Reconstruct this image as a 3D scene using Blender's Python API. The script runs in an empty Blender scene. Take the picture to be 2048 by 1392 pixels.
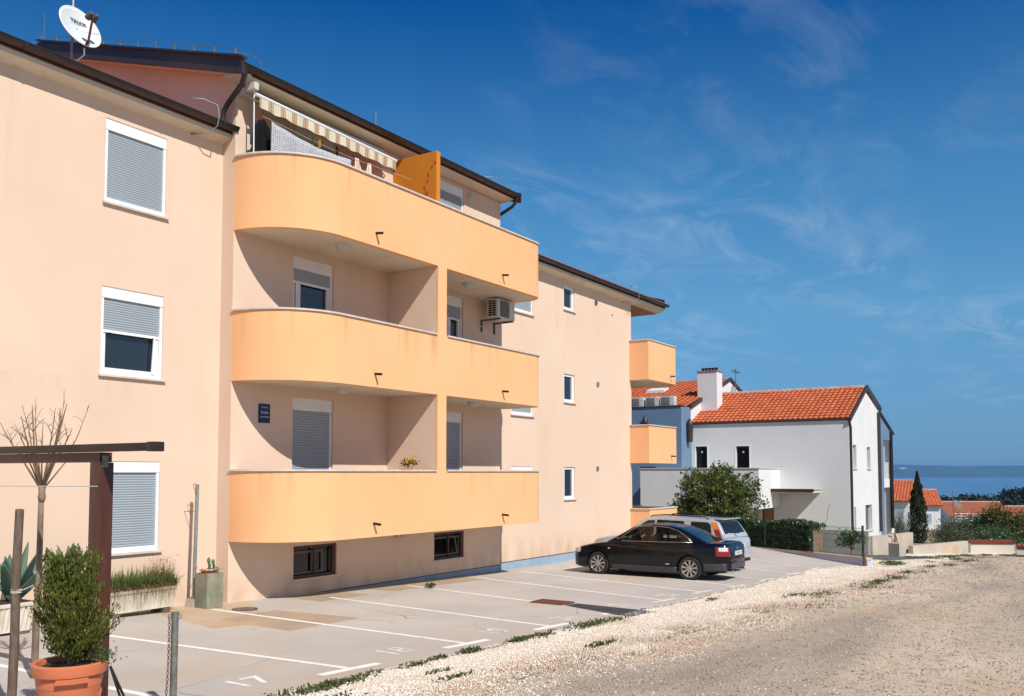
import bpy, bmesh, math, random
import numpy as np
from mathutils import Vector, Matrix

R = math.radians
scene = bpy.context.scene
COL = scene.collection
rng = np.random.default_rng(7)
random.seed(7)

# ------------------------------------------------------------------ camera
F_PX = 1800.0                       # focal length in pixels of a 2048 px wide frame
YAW, PITCH = R(33.005), R(3.194)
cam_d = bpy.data.cameras.new("camera")
cam = bpy.data.objects.new("camera", cam_d)
COL.objects.link(cam)
fwd = Vector((math.cos(YAW) * math.cos(PITCH), math.sin(YAW) * math.cos(PITCH), math.sin(PITCH)))
cam.location = (0, 0, 0)
cam.rotation_euler = fwd.to_track_quat('-Z', 'Y').to_euler()
cam_d.sensor_width = 36.0
cam_d.lens = 36.0 * F_PX / 2048.0
cam_d.shift_y = (844.56 - 696.0) / 2048.0   # rising-front shift: the photo's verticals are nearly parallel
cam_d.clip_start = 0.1
cam_d.clip_end = 60000
scene.camera = cam

# ------------------------------------------------------------------ sky, sun, exposure
SUN = Vector((-0.40, -0.93, 1.0)).normalized()       # towards the sun
world = bpy.data.worlds.new("World")
scene.world = world
world.use_nodes = True
nt = world.node_tree
for n in list(nt.nodes):
    nt.nodes.remove(n)
N = nt.nodes.new
out = N('ShaderNodeOutputWorld')
bg = N('ShaderNodeBackground')
sky = N('ShaderNodeTexSky')
sky.sky_type = 'NISHITA'
sky.sun_disc = False
sky.sun_elevation = math.asin(SUN.z)
sky.sun_rotation = math.atan2(SUN.x, SUN.y)
sky.altitude = 60
sky.air_density = 1.0
sky.dust_density = 0.25
sky.ozone_density = 3.0
sc1 = N('ShaderNodeMixRGB'); sc1.blend_type = 'MULTIPLY'; sc1.inputs[0].default_value = 1; sc1.inputs[2].default_value = (.1, .1, .1, 1)
gam = N('ShaderNodeGamma'); gam.inputs[1].default_value = 0.62          # deep polarised blue, little whitening towards the horizon
hsv = N('ShaderNodeMixRGB'); hsv.blend_type = 'MULTIPLY'; hsv.inputs[0].default_value = 1
hsv.inputs[2].default_value = (1.75, 4.5, 7.0, 1)
tcs = N('ShaderNodeTexCoord'); dsun = N('ShaderNodeVectorMath'); dsun.operation = 'DOT_PRODUCT'; dsun.inputs[1].default_value = SUN
nt.links.new(tcs.outputs['Generated'], dsun.inputs[0])
aur = N('ShaderNodeMapRange'); aur.interpolation_type = 'SMOOTHSTEP'; aur.inputs[1].default_value = -.15; aur.inputs[2].default_value = .95
nt.links.new(dsun.outputs['Value'], aur.inputs[0])
tint = N('ShaderNodeMixRGB'); tint.inputs[1].default_value = (1.75, 4.5, 7.0, 1); tint.inputs[2].default_value = (5.4, 6.2, 7.2, 1)   # the sky pales towards the sun
nt.links.new(aur.outputs[0], tint.inputs[0]); nt.links.new(tint.outputs[0], hsv.inputs[2])
nt.links.new(sky.outputs[0], sc1.inputs[1]); nt.links.new(sc1.outputs[0], gam.inputs[0]); nt.links.new(gam.outputs[0], hsv.inputs[1])
tc = N('ShaderNodeTexCoord')
sep = N('ShaderNodeSeparateXYZ')
nt.links.new(tc.outputs['Generated'], sep.inputs[0])
zz = N('ShaderNodeMath'); zz.operation = 'ADD'; zz.inputs[1].default_value = 0.12
zm = N('ShaderNodeMath'); zm.operation = 'MAXIMUM'; zm.inputs[1].default_value = 0.0
nt.links.new(sep.outputs['Z'], zm.inputs[0]); nt.links.new(zm.outputs[0], zz.inputs[0])
dx = N('ShaderNodeMath'); dx.operation = 'DIVIDE'
dy = N('ShaderNodeMath'); dy.operation = 'DIVIDE'
nt.links.new(sep.outputs['X'], dx.inputs[0]); nt.links.new(zz.outputs[0], dx.inputs[1])
nt.links.new(sep.outputs['Y'], dy.inputs[0]); nt.links.new(zz.outputs[0], dy.inputs[1])
cmb = N('ShaderNodeCombineXYZ')
nt.links.new(dx.outputs[0], cmb.inputs[0]); nt.links.new(dy.outputs[0], cmb.inputs[1])
mp = N('ShaderNodeMapping')
mp.inputs['Location'].default_value = (2.2, 1.4, 0.0)
mp.inputs['Rotation'].default_value = (0, 0, R(-38))
mp.inputs['Scale'].default_value = (0.8, 1.25, 1)
nt.links.new(cmb.outputs[0], mp.inputs[0])
n1 = N('ShaderNodeTexNoise'); n1.inputs['Scale'].default_value = 0.75; n1.inputs['Detail'].default_value = 3
n2 = N('ShaderNodeTexNoise'); n2.inputs['Scale'].default_value = 3.4; n2.inputs['Detail'].default_value = 12
n2.inputs['Roughness'].default_value = 0.66; n2.inputs['Distortion'].default_value = 0.7
nt.links.new(mp.outputs[0], n1.inputs[0]); nt.links.new(mp.outputs[0], n2.inputs[0])
r1 = N('ShaderNodeMapRange'); r1.inputs[1].default_value = 0.46; r1.inputs[2].default_value = 0.70
r2 = N('ShaderNodeMapRange'); r2.inputs[1].default_value = 0.46; r2.inputs[2].default_value = 0.82
nt.links.new(n1.outputs[0], r1.inputs[0]); nt.links.new(n2.outputs[0], r2.inputs[0])
mu = N('ShaderNodeMath'); mu.operation = 'MULTIPLY'
nt.links.new(r1.outputs[0], mu.inputs[0]); nt.links.new(r2.outputs[0], mu.inputs[1])
fade = N('ShaderNodeMapRange'); fade.inputs[1].default_value = .0; fade.inputs[2].default_value = .12; fade.inputs[4].default_value = .6
nt.links.new(sep.outputs['Z'], fade.inputs[0])
mu2 = N('ShaderNodeMath'); mu2.operation = 'MULTIPLY'; nt.links.new(fade.outputs[0], mu2.inputs[1])
nt.links.new(mu.outputs[0], mu2.inputs[0])
mixc = N('ShaderNodeMixRGB')
mixc.inputs[2].default_value = (6.2, 6.8, 7.4, 1)
grd = N('ShaderNodeValToRGB')            # the polarised sky darkens evenly from the hazy band upwards
el_ = grd.color_ramp.elements
el_[0].position = .5 + .5 * 0.0; el_[0].color = (1.02, .76, .87, 1)
el_[1].position = .5 + .5 * .17; el_[1].color = (1.42, 1.17, 1.04, 1)
for p_, c_ in ((.30, (.92, 1.05, 1.04)), (.47, (.05, .50, .80)), (.75, (.05, .46, .76))):
    e_ = el_.new(.5 + .5 * p_); e_.color = (*c_, 1)
zr_ = N('ShaderNodeMath'); zr_.operation = 'MULTIPLY_ADD'; zr_.inputs[1].default_value = .5; zr_.inputs[2].default_value = .5
nt.links.new(sep.outputs['Z'], zr_.inputs[0]); nt.links.new(zr_.outputs[0], grd.inputs[0])
gm_ = N('ShaderNodeMixRGB'); gm_.blend_type = 'MULTIPLY'; gm_.inputs[0].default_value = 1
nt.links.new(hsv.outputs[0], gm_.inputs[1]); nt.links.new(grd.outputs[0], gm_.inputs[2])
nt.links.new(mu2.outputs[0], mixc.inputs[0]); nt.links.new(gm_.outputs[0], mixc.inputs[1])
nt.links.new(mixc.outputs[0], bg.inputs[0])
bg.inputs['Strength'].default_value = 0.09
nt.links.new(bg.outputs[0], out.inputs[0])

sun_d = bpy.data.lights.new("sun", 'SUN')
sun_d.energy = 4.0
sun_d.angle = R(0.53)
sun_d.color = (1.0, 0.945, 0.86)
sun = bpy.data.objects.new("sun", sun_d)
COL.objects.link(sun)
sun.rotation_euler = (-SUN).to_track_quat('-Z', 'Y').to_euler()
sun.location = (0, 0, 60)

vs = scene.view_settings
vs.view_transform = 'Standard'
vs.look = 'None'
vs.exposure = 0.36
vs.gamma = 1.0
vs.use_curve_mapping = False
scene.cycles.max_bounces = 7
scene.cycles.diffuse_bounces = 4
scene.cycles.volume_bounces = 0

# ------------------------------------------------------------------ materials
def mat(name, c1, c2=None, scale=3.0, lo=0.35, hi=0.7, rough=0.8, metal=0.0, spec=0.3, bump=0.0, bscale=40.0,
        stretch=(1, 1, 1), c3=None, scale3=12.0, lo3=0.55, hi3=0.75, stretch3=(1, 1, 1), detail=6, coat=0.0,
        island=0.0, trans=0.0, bdist=0.02, speck=None, crack=None, drip=None, splash=None):
    m = bpy.data.materials.new(name)
    m.use_nodes = True
    t = m.node_tree
    b = t.nodes['Principled BSDF']
    b.inputs['Roughness'].default_value = rough
    b.inputs['Metallic'].default_value = metal
    b.inputs['Specular IOR Level'].default_value = spec
    b.inputs['Coat Weight'].default_value = coat
    b.inputs['Base Color'].default_value = (*c1, 1)
    co = t.nodes.new('ShaderNodeTexCoord')
    def noise(sc, st, det=detail):
        mpn = t.nodes.new('ShaderNodeMapping'); mpn.inputs['Scale'].default_value = st
        t.links.new(co.outputs['Object'], mpn.inputs[0])
        nn = t.nodes.new('ShaderNodeTexNoise'); nn.inputs['Scale'].default_value = sc; nn.inputs['Detail'].default_value = det
        t.links.new(mpn.outputs[0], nn.inputs[0])
        return nn
    def ramp(src, a, z):
        r = t.nodes.new('ShaderNodeMapRange'); r.inputs[1].default_value = a; r.inputs[2].default_value = z
        t.links.new(src, r.inputs[0]); return r.outputs[0]
    cur = None
    def mix(fac, col):
        nonlocal cur
        mx = t.nodes.new('ShaderNodeMixRGB')
        t.links.new(fac, mx.inputs[0])
        if cur is None: mx.inputs[1].default_value = (*c1, 1)
        else: t.links.new(cur, mx.inputs[1])
        mx.inputs[2].default_value = (*col, 1)
        cur = mx.outputs[0]
    if c2 is not None:
        mix(ramp(noise(scale, stretch).outputs[0], lo, hi), c2)
    if c3 is not None:
        mix(ramp(noise(scale3, stretch3).outputs[0], lo3, hi3), c3)
    if speck is not None:
        col, sc, th, wd = speck
        mix(ramp(noise(sc, (1, 1, 1), 2).outputs[0], th, th + wd), col)
    if crack is not None:
        dn = noise(1.1, (1, 1, 1), 4); mv = t.nodes.new('ShaderNodeMixRGB'); mv.inputs[0].default_value = .22
        t.links.new(co.outputs['Object'], mv.inputs[1]); t.links.new(dn.outputs['Color'], mv.inputs[2])
        vo = t.nodes.new('ShaderNodeTexVoronoi'); vo.feature = 'DISTANCE_TO_EDGE'; vo.inputs['Scale'].default_value = .42
        t.links.new(mv.outputs[0], vo.inputs['Vector'])
        k1 = t.nodes.new('ShaderNodeMath'); k1.operation = 'MULTIPLY'
        t.links.new(ramp(vo.outputs['Distance'], .006, .0), k1.inputs[0]); t.links.new(ramp(noise(.35, (1, 1, 1), 2).outputs[0], .48, .62), k1.inputs[1])
        mix(k1.outputs[0], crack)
    if drip is not None:      # rain streaks running down from the copings (one every storey)
        col, top, storey, ln = drip
        sp_ = t.nodes.new('ShaderNodeSeparateXYZ'); t.links.new(co.outputs['Object'], sp_.inputs[0])
        d0 = t.nodes.new('ShaderNodeMath'); d0.operation = 'SUBTRACT'; d0.inputs[0].default_value = top; t.links.new(sp_.outputs['Z'], d0.inputs[1])
        d1 = t.nodes.new('ShaderNodeMath'); d1.operation = 'MODULO'; d1.inputs[1].default_value = storey; t.links.new(d0.outputs[0], d1.inputs[0])
        k1 = t.nodes.new('ShaderNodeMath'); k1.operation = 'MULTIPLY'
        ns_ = noise(3.4, (1, 1, .06), 5)
        t.links.new(ramp(d1.outputs[0], ln, .05), k1.inputs[0]); t.links.new(ramp(ns_.outputs[0], .56, .84), k1.inputs[1])
        mix(k1.outputs[0], col)
    if splash is not None:    # dirt splashed up the foot of the wall
        col, z0_, z1_ = splash
        sp_ = t.nodes.new('ShaderNodeSeparateXYZ'); t.links.new(co.outputs['Object'], sp_.inputs[0])
        k1 = t.nodes.new('ShaderNodeMath'); k1.operation = 'MULTIPLY'
        t.links.new(ramp(sp_.outputs['Z'], z1_, z0_), k1.inputs[0]); t.links.new(ramp(noise(2.5, (1, 1, .5)).outputs[0], .35, .75), k1.inputs[1])
        mix(k1.outputs[0], col)
    if island > 0:
        g = t.nodes.new('ShaderNodeNewGeometry')
        h = t.nodes.new('ShaderNodeHueSaturation')
        rr = t.nodes.new('ShaderNodeMapRange')
        rr.inputs[3].default_value = 1 - island; rr.inputs[4].default_value = 1 + island
        t.links.new(g.outputs['Random Per Island'], rr.inputs[0]); t.links.new(rr.outputs[0], h.inputs['Value'])
        if cur is None: h.inputs['Color'].default_value = (*c1, 1)
        else: t.links.new(cur, h.inputs['Color'])
        cur = h.outputs[0]
    if cur is not None:
        t.links.new(cur, b.inputs['Base Color'])
    if bump > 0:
        bn = t.nodes.new('ShaderNodeBump'); bn.inputs['Strength'].default_value = bump; bn.inputs['Distance'].default_value = bdist
        t.links.new(noise(bscale, (1, 1, 1), 5).outputs[0], bn.inputs['Height'])
        t.links.new(bn.outputs[0], b.inputs['Normal'])
    if trans > 0:
        tr = t.nodes.new('ShaderNodeBsdfTranslucent')
        if cur is not None: t.links.new(cur, tr.inputs[0])
        else: tr.inputs[0].default_value = (*c1, 1)
        ms = t.nodes.new('ShaderNodeMixShader'); ms.inputs[0].default_value = trans
        t.links.new(b.outputs[0], ms.inputs[1]); t.links.new(tr.outputs[0], ms.inputs[2])
        t.links.new(ms.outputs[0], t.nodes['Material Output'].inputs[0])
    return m

MT = dict(
    wall=mat('peach_plaster', (.72, .552, .432), (.69, .518, .397), scale=.55, rough=.92, spec=.15, bump=.25, bscale=90, bdist=.006,
             c3=(.66, .485, .36), scale3=.9, lo3=.56, hi3=.85, stretch3=(1, 1, .35), splash=((.50, .345, .235), -2.45, -1.75),
             drip=((.63, .465, .35), 4.56 - .02, 2.98, .5)),
    orange=mat('orange_plaster', (.84, .468, .242), (.81, .435, .218), scale=.7, rough=.9, spec=.15, bump=.2, bscale=90, bdist=.005,
               c3=(.74, .42, .20), scale3=1.6, lo3=.58, hi3=.86, stretch3=(1, 1, .3), drip=((.46, .27, .13), 5.97, 2.965, .75)),
    ochre=mat('ochre_paint', (.62, .22, .02), (.58, .2, .02), scale=1.2, rough=.85, spec=.2, bump=.1, bscale=60, bdist=.004),
    ochre_edge=mat('ochre_edge_paint', (.80, .33, .05), (.76, .3, .04), scale=2, rough=.85),
    soffit=mat('soffit_plaster', (.68, .60, .49), (.62, .53, .42), scale=1.3, rough=.95, spec=.1, bump=.2, bscale=60, bdist=.006,
               c3=(.42, .35, .26), scale3=2.2, lo3=.62, hi3=.85),
    coping=mat('stone_coping', (.62, .58, .53), (.5, .46, .41), scale=8, rough=.7, spec=.3),
    plinth=mat('blue_grey_plinth', (.30, .40, .52), (.25, .34, .45), scale=2.5, rough=.85, spec=.2, c3=(.38, .36, .33), scale3=3, lo3=.6, hi3=.8, bump=.15, bscale=40),
    tar=mat('bitumen_strip', (.035, .035, .04), rough=.8),  # near-black, so the plinth's shadow line is put into the colour
    brown_metal=mat('dark_brown_metal', (.022, .017, .016), (.03, .023, .021), scale=5, rough=.38, spec=.5),
    brown_fascia=mat('brown_fascia', (.045, .03, .03), (.035, .024, .025), scale=3, rough=.45, spec=.45),
    tile=mat('terracotta_tile', (.54, .135, .055), (.40, .095, .04), scale=1.2, rough=.85, spec=.2, c3=(.62, .22, .10), scale3=4, lo3=.5, hi3=.75, bump=.2, bscale=30),
    tile_old=mat('faded_tile', (.40, .135, .075), (.33, .11, .06), scale=1.1, rough=.9, spec=.15, c3=(.45, .2, .12), scale3=5, lo3=.5, hi3=.8),
    ridge=mat('ridge_mortar', (.42, .25, .17), (.55, .42, .33), scale=3, rough=.9),
    pvc=mat('white_pvc', (.80, .81, .82), (.74, .75, .76), scale=3, rough=.4, spec=.4),
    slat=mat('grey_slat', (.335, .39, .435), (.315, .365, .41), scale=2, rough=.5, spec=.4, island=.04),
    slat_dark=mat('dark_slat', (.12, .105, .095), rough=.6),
    glass=mat('window_glass', (.012, .022, .034), rough=.04, spec=.8),
    glass_dark=mat('dark_glass', (.004, .004, .006), rough=.08, spec=.5),
    dark=mat('dark_void', (.008, .007, .007), rough=.9, spec=.1),
    brown_wood=mat('brown_frame', (.105, .05, .03), (.065, .03, .02), scale=8, rough=.6),
    black=mat('black_plastic', (.012, .012, .013), rough=.5),
    lamp=mat('lamp_opal', (.55, .52, .45), (.48, .45, .38), scale=6, rough=.35, spec=.4),
    grey_metal=mat('galvanised', (.33, .36, .38), (.26, .28, .29), scale=9, rough=.5, metal=.6),
    white_paint=mat('white_metal', (.75, .76, .77), rough=.4, spec=.4),
    dish=mat('dish_paint', (.62, .66, .66), (.57, .61, .61), scale=4, rough=.5, spec=.4),
    rust=mat('rusty_steel', (.16, .055, .03), (.10, .035, .02), scale=12, rough=.9, c3=(.24, .1, .05), scale3=30),
    bolt=mat('weathered_steel', (.22, .23, .22), (.15, .15, .13), scale=14, rough=.55, metal=.5, c3=(.3, .25, .18), scale3=22),
    pergola=mat('stained_wood', (.085, .028, .018), (.055, .018, .012), scale=3, rough=.42, spec=.45, stretch=(8, 8, .6), bump=.15, bscale=60, bdist=.003),
    pergola_dark=mat('stained_wood_dark', (.035, .017, .016), (.022, .012, .012), scale=5, rough=.45, spec=.4),
    stake=mat('weathered_wood', (.20, .15, .11), (.10, .075, .06), scale=7, rough=.9, stretch=(6, 6, .5), bump=.4, bscale=50, bdist=.004),
    bark=mat('bark', (.27, .205, .145), (.15, .11, .075), scale=14, rough=.95, stretch=(1, 1, .4), bump=.6, bscale=50, bdist=.006),
    twig=mat('twig_bark', (.27, .19, .13), (.17, .11, .075), scale=20, rough=.9),
    terracotta=mat('plastic_terracotta', (.56, .165, .075), (.5, .145, .066), scale=3, rough=.42, spec=.4),
    soil=mat('soil', (.035, .024, .016), (.06, .04, .028), scale=20, rough=1, bump=.6, bscale=60),
    planter=mat('cream_planter', (.66, .61, .52), (.56, .49, .39), scale=3, rough=.6, c3=(.42, .33, .23), scale3=3.5, lo3=.58, hi3=.8, stretch3=(1, 1, .5)),
    block=mat('stained_block', (.30, .27, .19), (.17, .19, .13), scale=4, rough=.9, c3=(.22, .34, .28), scale3=6, lo3=.58, hi3=.72, stretch3=(1, 1, .4), bump=.4, bscale=25),
    thuja=mat('thuja_leaf', (.12, .14, .022), (.055, .085, .014), scale=9, rough=.7, spec=.25, c3=(.30, .26, .04), scale3=11, lo3=.55, hi3=.75, island=.35, trans=.25),
    laurel=mat('laurel_leaf', (.095, .125, .022), (.045, .075, .014), scale=3, rough=.4, spec=.5, c3=(.21, .21, .04), scale3=4, lo3=.52, hi3=.7, island=.45, trans=.25),
    hedge=mat('hedge_leaf', (.06, .105, .028), (.03, .06, .016), scale=4, rough=.38, spec=.5, c3=(.09, .10, .02), scale3=7, lo3=.6, hi3=.8, island=.4, trans=.2),
    cypress=mat('cypress_leaf', (.03, .042, .013), (.018, .028, .01), scale=2, rough=.8, island=.4, c3=(.075, .065, .02), scale3=3, lo3=.6, hi3=.8),
    olive=mat('olive_leaf', (.10, .115, .06), (.06, .075, .035), scale=3, rough=.7, island=.4, trans=.15),
    golden=mat('golden_leaf', (.13, .10, .02), (.06, .07, .016), scale=2, rough=.7, island=.4, trans=.15),
    pine=mat('pine_leaf', (.02, .032, .018), (.032, .036, .02), scale=.05, rough=.9, island=.35),
    brush=mat('brush_leaf', (.05, .045, .035), (.03, .035, .02), scale=.06, rough=.95, island=.3),
    grass=mat('grass_blade', (.14, .20, .06), (.09, .15, .04), scale=8, rough=.7, island=.3, trans=.3),
    dry=mat('dry_blade', (.27, .165, .085), (.2, .11, .055), scale=8, rough=.85, island=.3, trans=.2),
    weed=mat('weed_leaf', (.065, .11, .026), (.11, .11, .035), scale=6, rough=.7, island=.35, trans=.2),
    agave=mat('agave_leaf', (.10, .17, .12), (.07, .13, .09), scale=4, rough=.6, spec=.35, stretch=(1, 1, .4)),
    cactus=mat('cactus_flesh', (.06, .15, .06), (.09, .17, .07), scale=10, rough=.7),
    asphalt=mat('light_asphalt', (.50, .45, .405), (.42, .385, .35), scale=.55, lo=.38, hi=.72, rough=.95, spec=.1, bump=.35, bscale=160, bdist=.006,
                c3=(.48, .375, .28), scale3=.28, lo3=.52, hi3=.74, stretch3=(.7, 1.3, 1), speck=((.24, .22, .2), 55, .66, .06), crack=(.26, .235, .21)),
    stain=mat('earth_stained_asphalt', (.46, .32, .20), (.50, .40, .30), scale=1.3, rough=.95, spec=.1, bump=.3, bscale=120, bdist=.005),
    tanpatch=mat('tan_patch', (.40, .31, .22), (.33, .26, .19), scale=2.4, rough=.95, spec=.1, bump=.4, bscale=140, bdist=.006, c3=(.48, .33, .2), scale3=1.2, lo3=.5, hi3=.7),
    newtar=mat('fresh_asphalt', (.045, .046, .05), (.065, .065, .066), scale=4, rough=.9, spec=.25, bump=.6, bscale=120, bdist=.01),
    drive=mat('dark_asphalt', (.13, .13, .125), (.10, .10, .10), scale=2, rough=.95, bump=.3, bscale=80),
    paint=mat('road_paint', (.82, .79, .74), (.76, .72, .66), scale=3, rough=.85, spec=.2, c3=(.56, .51, .46), scale3=9, lo3=.56, hi3=.74),
    paint_worn=mat('worn_road_paint', (.76, .72, .66), (.54, .49, .44), scale=5, lo=.42, hi=.62, rough=.9, spec=.1),
    earth=mat('dry_earth', (.33, .25, .17), (.16, .17, .07), scale=.35, lo=.4, hi=.62, rough=1, spec=.05, bump=.8, bscale=14, bdist=.04, c3=(.43, .3, .19), scale3=1.2, lo3=.5, hi3=.7),
    stone=mat('pebble', (.82, .74, .64), (.72, .61, .49), scale=1.1, rough=.95, spec=.1, island=.28, c3=(.60, .42, .28), scale3=.5, lo3=.6, hi3=.76),
    stone_road=mat('road_pebble', (.50, .42, .34), (.30, .24, .19), scale=3, rough=.95, spec=.1, island=.45),
    white_wall=mat('white_render', (.70, .705, .71), (.66, .66, .66), scale=.8, rough=.9, spec=.15, bump=.1, bscale=40, bdist=.005, c3=(.66, .63, .58), scale3=.5, lo3=.62, hi3=.9, stretch3=(1, 1, .4)),
    blue_wall=mat('blue_render', (.14, .225, .34), (.128, .205, .31), scale=1, rough=.9, spec=.15),
    cream_wall=mat('cream_render', (.60, .55, .47), (.55, .5, .42), scale=1, rough=.9),
    lavender=mat('lavender_render', (.46, .48, .66), (.42, .44, .6), scale=1.5, rough=.9),
    concrete=mat('raw_concrete', (.50, .45, .38), (.40, .35, .29), scale=1.2, rough=.95, spec=.1, bump=.3, bscale=30, c3=(.50, .29, .15), scale3=.8, lo3=.58, hi3=.75),
    concrete_grey=mat('grey_concrete', (.31, .31, .29), (.26, .26, .24), scale=1.5, rough=.95, spec=.1, bump=.3, bscale=30),
    fence=mat('fence_green', (.008, .035, .025), rough=.45, spec=.4),
    hose=mat('hose_red', (.30, .10, .06), rough=.6),
    carblack=mat('black_car_paint', (.0025, .0035, .006), rough=.22, spec=.25, coat=.38),
    carsilver=mat('silver_car_paint', (.47, .50, .53), (.45, .48, .51), scale=4, rough=.35, metal=.25, spec=.5, coat=.7),
    cartrim=mat('grey_bumper', (.045, .048, .055), rough=.4, spec=.4),
    carglass=mat('car_glass', (.010, .014, .016), rough=.04, spec=.4),
    chrome=mat('chrome_trim', (.6, .61, .62), rough=.34, metal=1.0),
    alloy=mat('alloy_wheel', (.52, .50, .47), rough=.3, metal=.75),
    tyre=mat('tyre_rubber', (.016, .016, .017), (.028, .027, .026), scale=8, rough=.85),
    red=mat('red_lens', (.27, .008, .010), rough=.15, spec=.6, coat=.6),
    amber=mat('amber_lens', (.75, .19, .02), rough=.15, spec=.6, coat=.6),
    clear=mat('clear_lens', (.62, .64, .66), rough=.12, spec=.6, coat=.6),
    plate=mat('number_plate', (.62, .62, .6), (.5, .5, .49), scale=40, lo=.45, hi=.6, rough=.5),
    sign=mat('sign_blue', (.008, .02, .09), rough=.35, spec=.4),
    signtext=mat('sign_print', (.62, .64, .66), rough=.5),
    print_dark=mat('dark_print', (.03, .035, .04), rough=.5),
    cloth_dark=mat('black_cloth', (.010, .010, .012), rough=.95, spec=.1),
    flower=mat('yellow_flower', (.62, .33, .03), (.5, .2, .02), scale=30, rough=.7, island=.3),
    pinkpaint=mat('red_blossom_paint', (.52, .05, .03), rough=.8),
    acbody=mat('ac_casing', (.58, .58, .56), (.53, .53, .51), scale=4, rough=.45),
    acgrille=mat('ac_grille', (.17, .165, .155), rough=.6),
    tileclay=mat('red_coping_tile', (.25, .06, .035), (.17, .045, .03), scale=3, rough=.85),
    wood_soffit=mat('brown_soffit_boards', (.36, .20, .12), (.30, .16, .095), scale=2, rough=.85, stretch=(.3, 6, 1)),
)

def gravel_ground():
    """compacted road that turns into pale loose gravel towards the parking lot"""
    m = bpy.data.materials.new('gravel_ground'); m.use_nodes = True
    t = m.node_tree; b = t.nodes['Principled BSDF']; b.inputs['Roughness'].default_value = 1; b.inputs['Specular IOR Level'].default_value = .05
    co = t.nodes.new('ShaderNodeTexCoord')
    def noise(sc, st=(1, 1, 1), det=6, off=0):
        q = t.nodes.new('ShaderNodeMapping'); q.inputs['Scale'].default_value = st; q.inputs['Location'].default_value = (off, off * .7, 0)
        t.links.new(co.outputs['Object'], q.inputs[0])
        n_ = t.nodes.new('ShaderNodeTexNoise'); n_.inputs['Scale'].default_value = sc; n_.inputs['Detail'].default_value = det
        t.links.new(q.outputs[0], n_.inputs[0]); return n_.outputs[0]
    def ramp(x, a, z, sm=False):
        r = t.nodes.new('ShaderNodeMapRange'); r.inputs[1].default_value = a; r.inputs[2].default_value = z
        if sm: r.interpolation_type = 'SMOOTHSTEP'
        t.links.new(x, r.inputs[0]); return r.outputs[0]
    def mix(f, a, c):
        x = t.nodes.new('ShaderNodeMixRGB')
        t.links.new(f, x.inputs[0])
        for i, v in ((1, a), (2, c)):
            if isinstance(v, tuple): x.inputs[i].default_value = (*v, 1)
            else: t.links.new(v, x.inputs[i])
        return x.outputs[0]
    def ma(op, a, c):
        x = t.nodes.new('ShaderNodeMath'); x.operation = op
        for i, v in ((0, a), (1, c)):
            if isinstance(v, (int, float)): x.inputs[i].default_value = v
            else: t.links.new(v, x.inputs[i])
        return x.outputs[0]
    road = mix(ramp(noise(.5, (.30, 1.5, 1)), .43, .66), (.58, .455, .335), (.335, .275, .225))       # worn wheel tracks
    road = mix(ramp(noise(.26, (.5, 1.4, 1), 5, 3), .50, .66), road, (.68, .53, .395))               # dusty patches
    road = mix(ramp(noise(.35, (.6, 1.2, 1), 5, 9), .56, .70), road, (.54, .375, .25))               # reddish earth
    road = mix(ramp(noise(7, (1, 1, 1), 5, 5), .50, .75), road, (.34, .275, .215))
    verge = mix(ramp(noise(1.3), .4, .65), (.86, .76, .65), (.76, .635, .51))
    sp = t.nodes.new('ShaderNodeSeparateXYZ'); t.links.new(co.outputs['Object'], sp.inputs[0])
    edge = ma('ADD', ma('MULTIPLY', sp.outputs['X'], .018), sp.outputs['Y'])                           # distance from the verge line
    tt = ma('ADD', ma('SUBTRACT', edge, 5.35), ma('MULTIPLY', ma('SUBTRACT', noise(.9, (.6, 1, 1), 7, 2), .5), 3.2))
    col = mix(ramp(tt, -.55, .55, True), road, verge)
    band = ma('MULTIPLY', ramp(tt, -1.0, -.1, True), ramp(tt, .9, .1, True))
    col = mix(ma('MULTIPLY', band, ramp(noise(1.1, (.5, 1, 1), 6, 7), .42, .68)), col, (.52, .315, .175))  # ochre earth along the line
    col = mix(ramp(noise(46, det=2), .63, .70), col, (.20, .16, .125))
    col = mix(ramp(noise(38, det=2, off=4), .64, .72), col, (.72, .64, .55))
    t.links.new(col, b.inputs['Base Color'])
    bn = t.nodes.new('ShaderNodeBump'); bn.inputs['Strength'].default_value = 1.0; bn.inputs['Distance'].default_value = .028
    t.links.new(ma('ADD', noise(36, det=5), ma('MULTIPLY', noise(2.2, (.5, 1, 1)), .8)), bn.inputs['Height']); t.links.new(bn.outputs[0], b.inputs['Normal'])
    return m
MT['road'] = MT['verge'] = gravel_ground()

def stripe_mat(name, cols, period, rough=.9, axis=0):
    """vertical woven stripes across one object axis"""
    m = bpy.data.materials.new(name); m.use_nodes = True
    t = m.node_tree; b = t.nodes['Principled BSDF']; b.inputs['Roughness'].default_value = rough
    b.inputs['Specular IOR Level'].default_value = .1
    co = t.nodes.new('ShaderNodeTexCoord'); sx = t.nodes.new('ShaderNodeSeparateXYZ')
    t.links.new(co.outputs['Object'], sx.inputs[0])
    d = t.nodes.new('ShaderNodeMath'); d.operation = 'DIVIDE'; d.inputs[1].default_value = period
    t.links.new(sx.outputs[axis], d.inputs[0])
    fr = t.nodes.new('ShaderNodeMath'); fr.operation = 'FRACT'
    t.links.new(d.outputs[0], fr.inputs[0])
    cr = t.nodes.new('ShaderNodeValToRGB'); cr.color_ramp.interpolation = 'CONSTANT'
    el = cr.color_ramp.elements
    el[0].position = cols[0][0]; el[0].color = (*cols[0][1], 1)
    el[1].position = cols[1][0]; el[1].color = (*cols[1][1], 1)
    for p, c in cols[2:]:
        e = el.new(p); e.color = (*c, 1)
    t.links.new(fr.outputs[0], cr.inputs[0]); t.links.new(cr.outputs[0], b.inputs['Base Color'])
    return m

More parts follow.
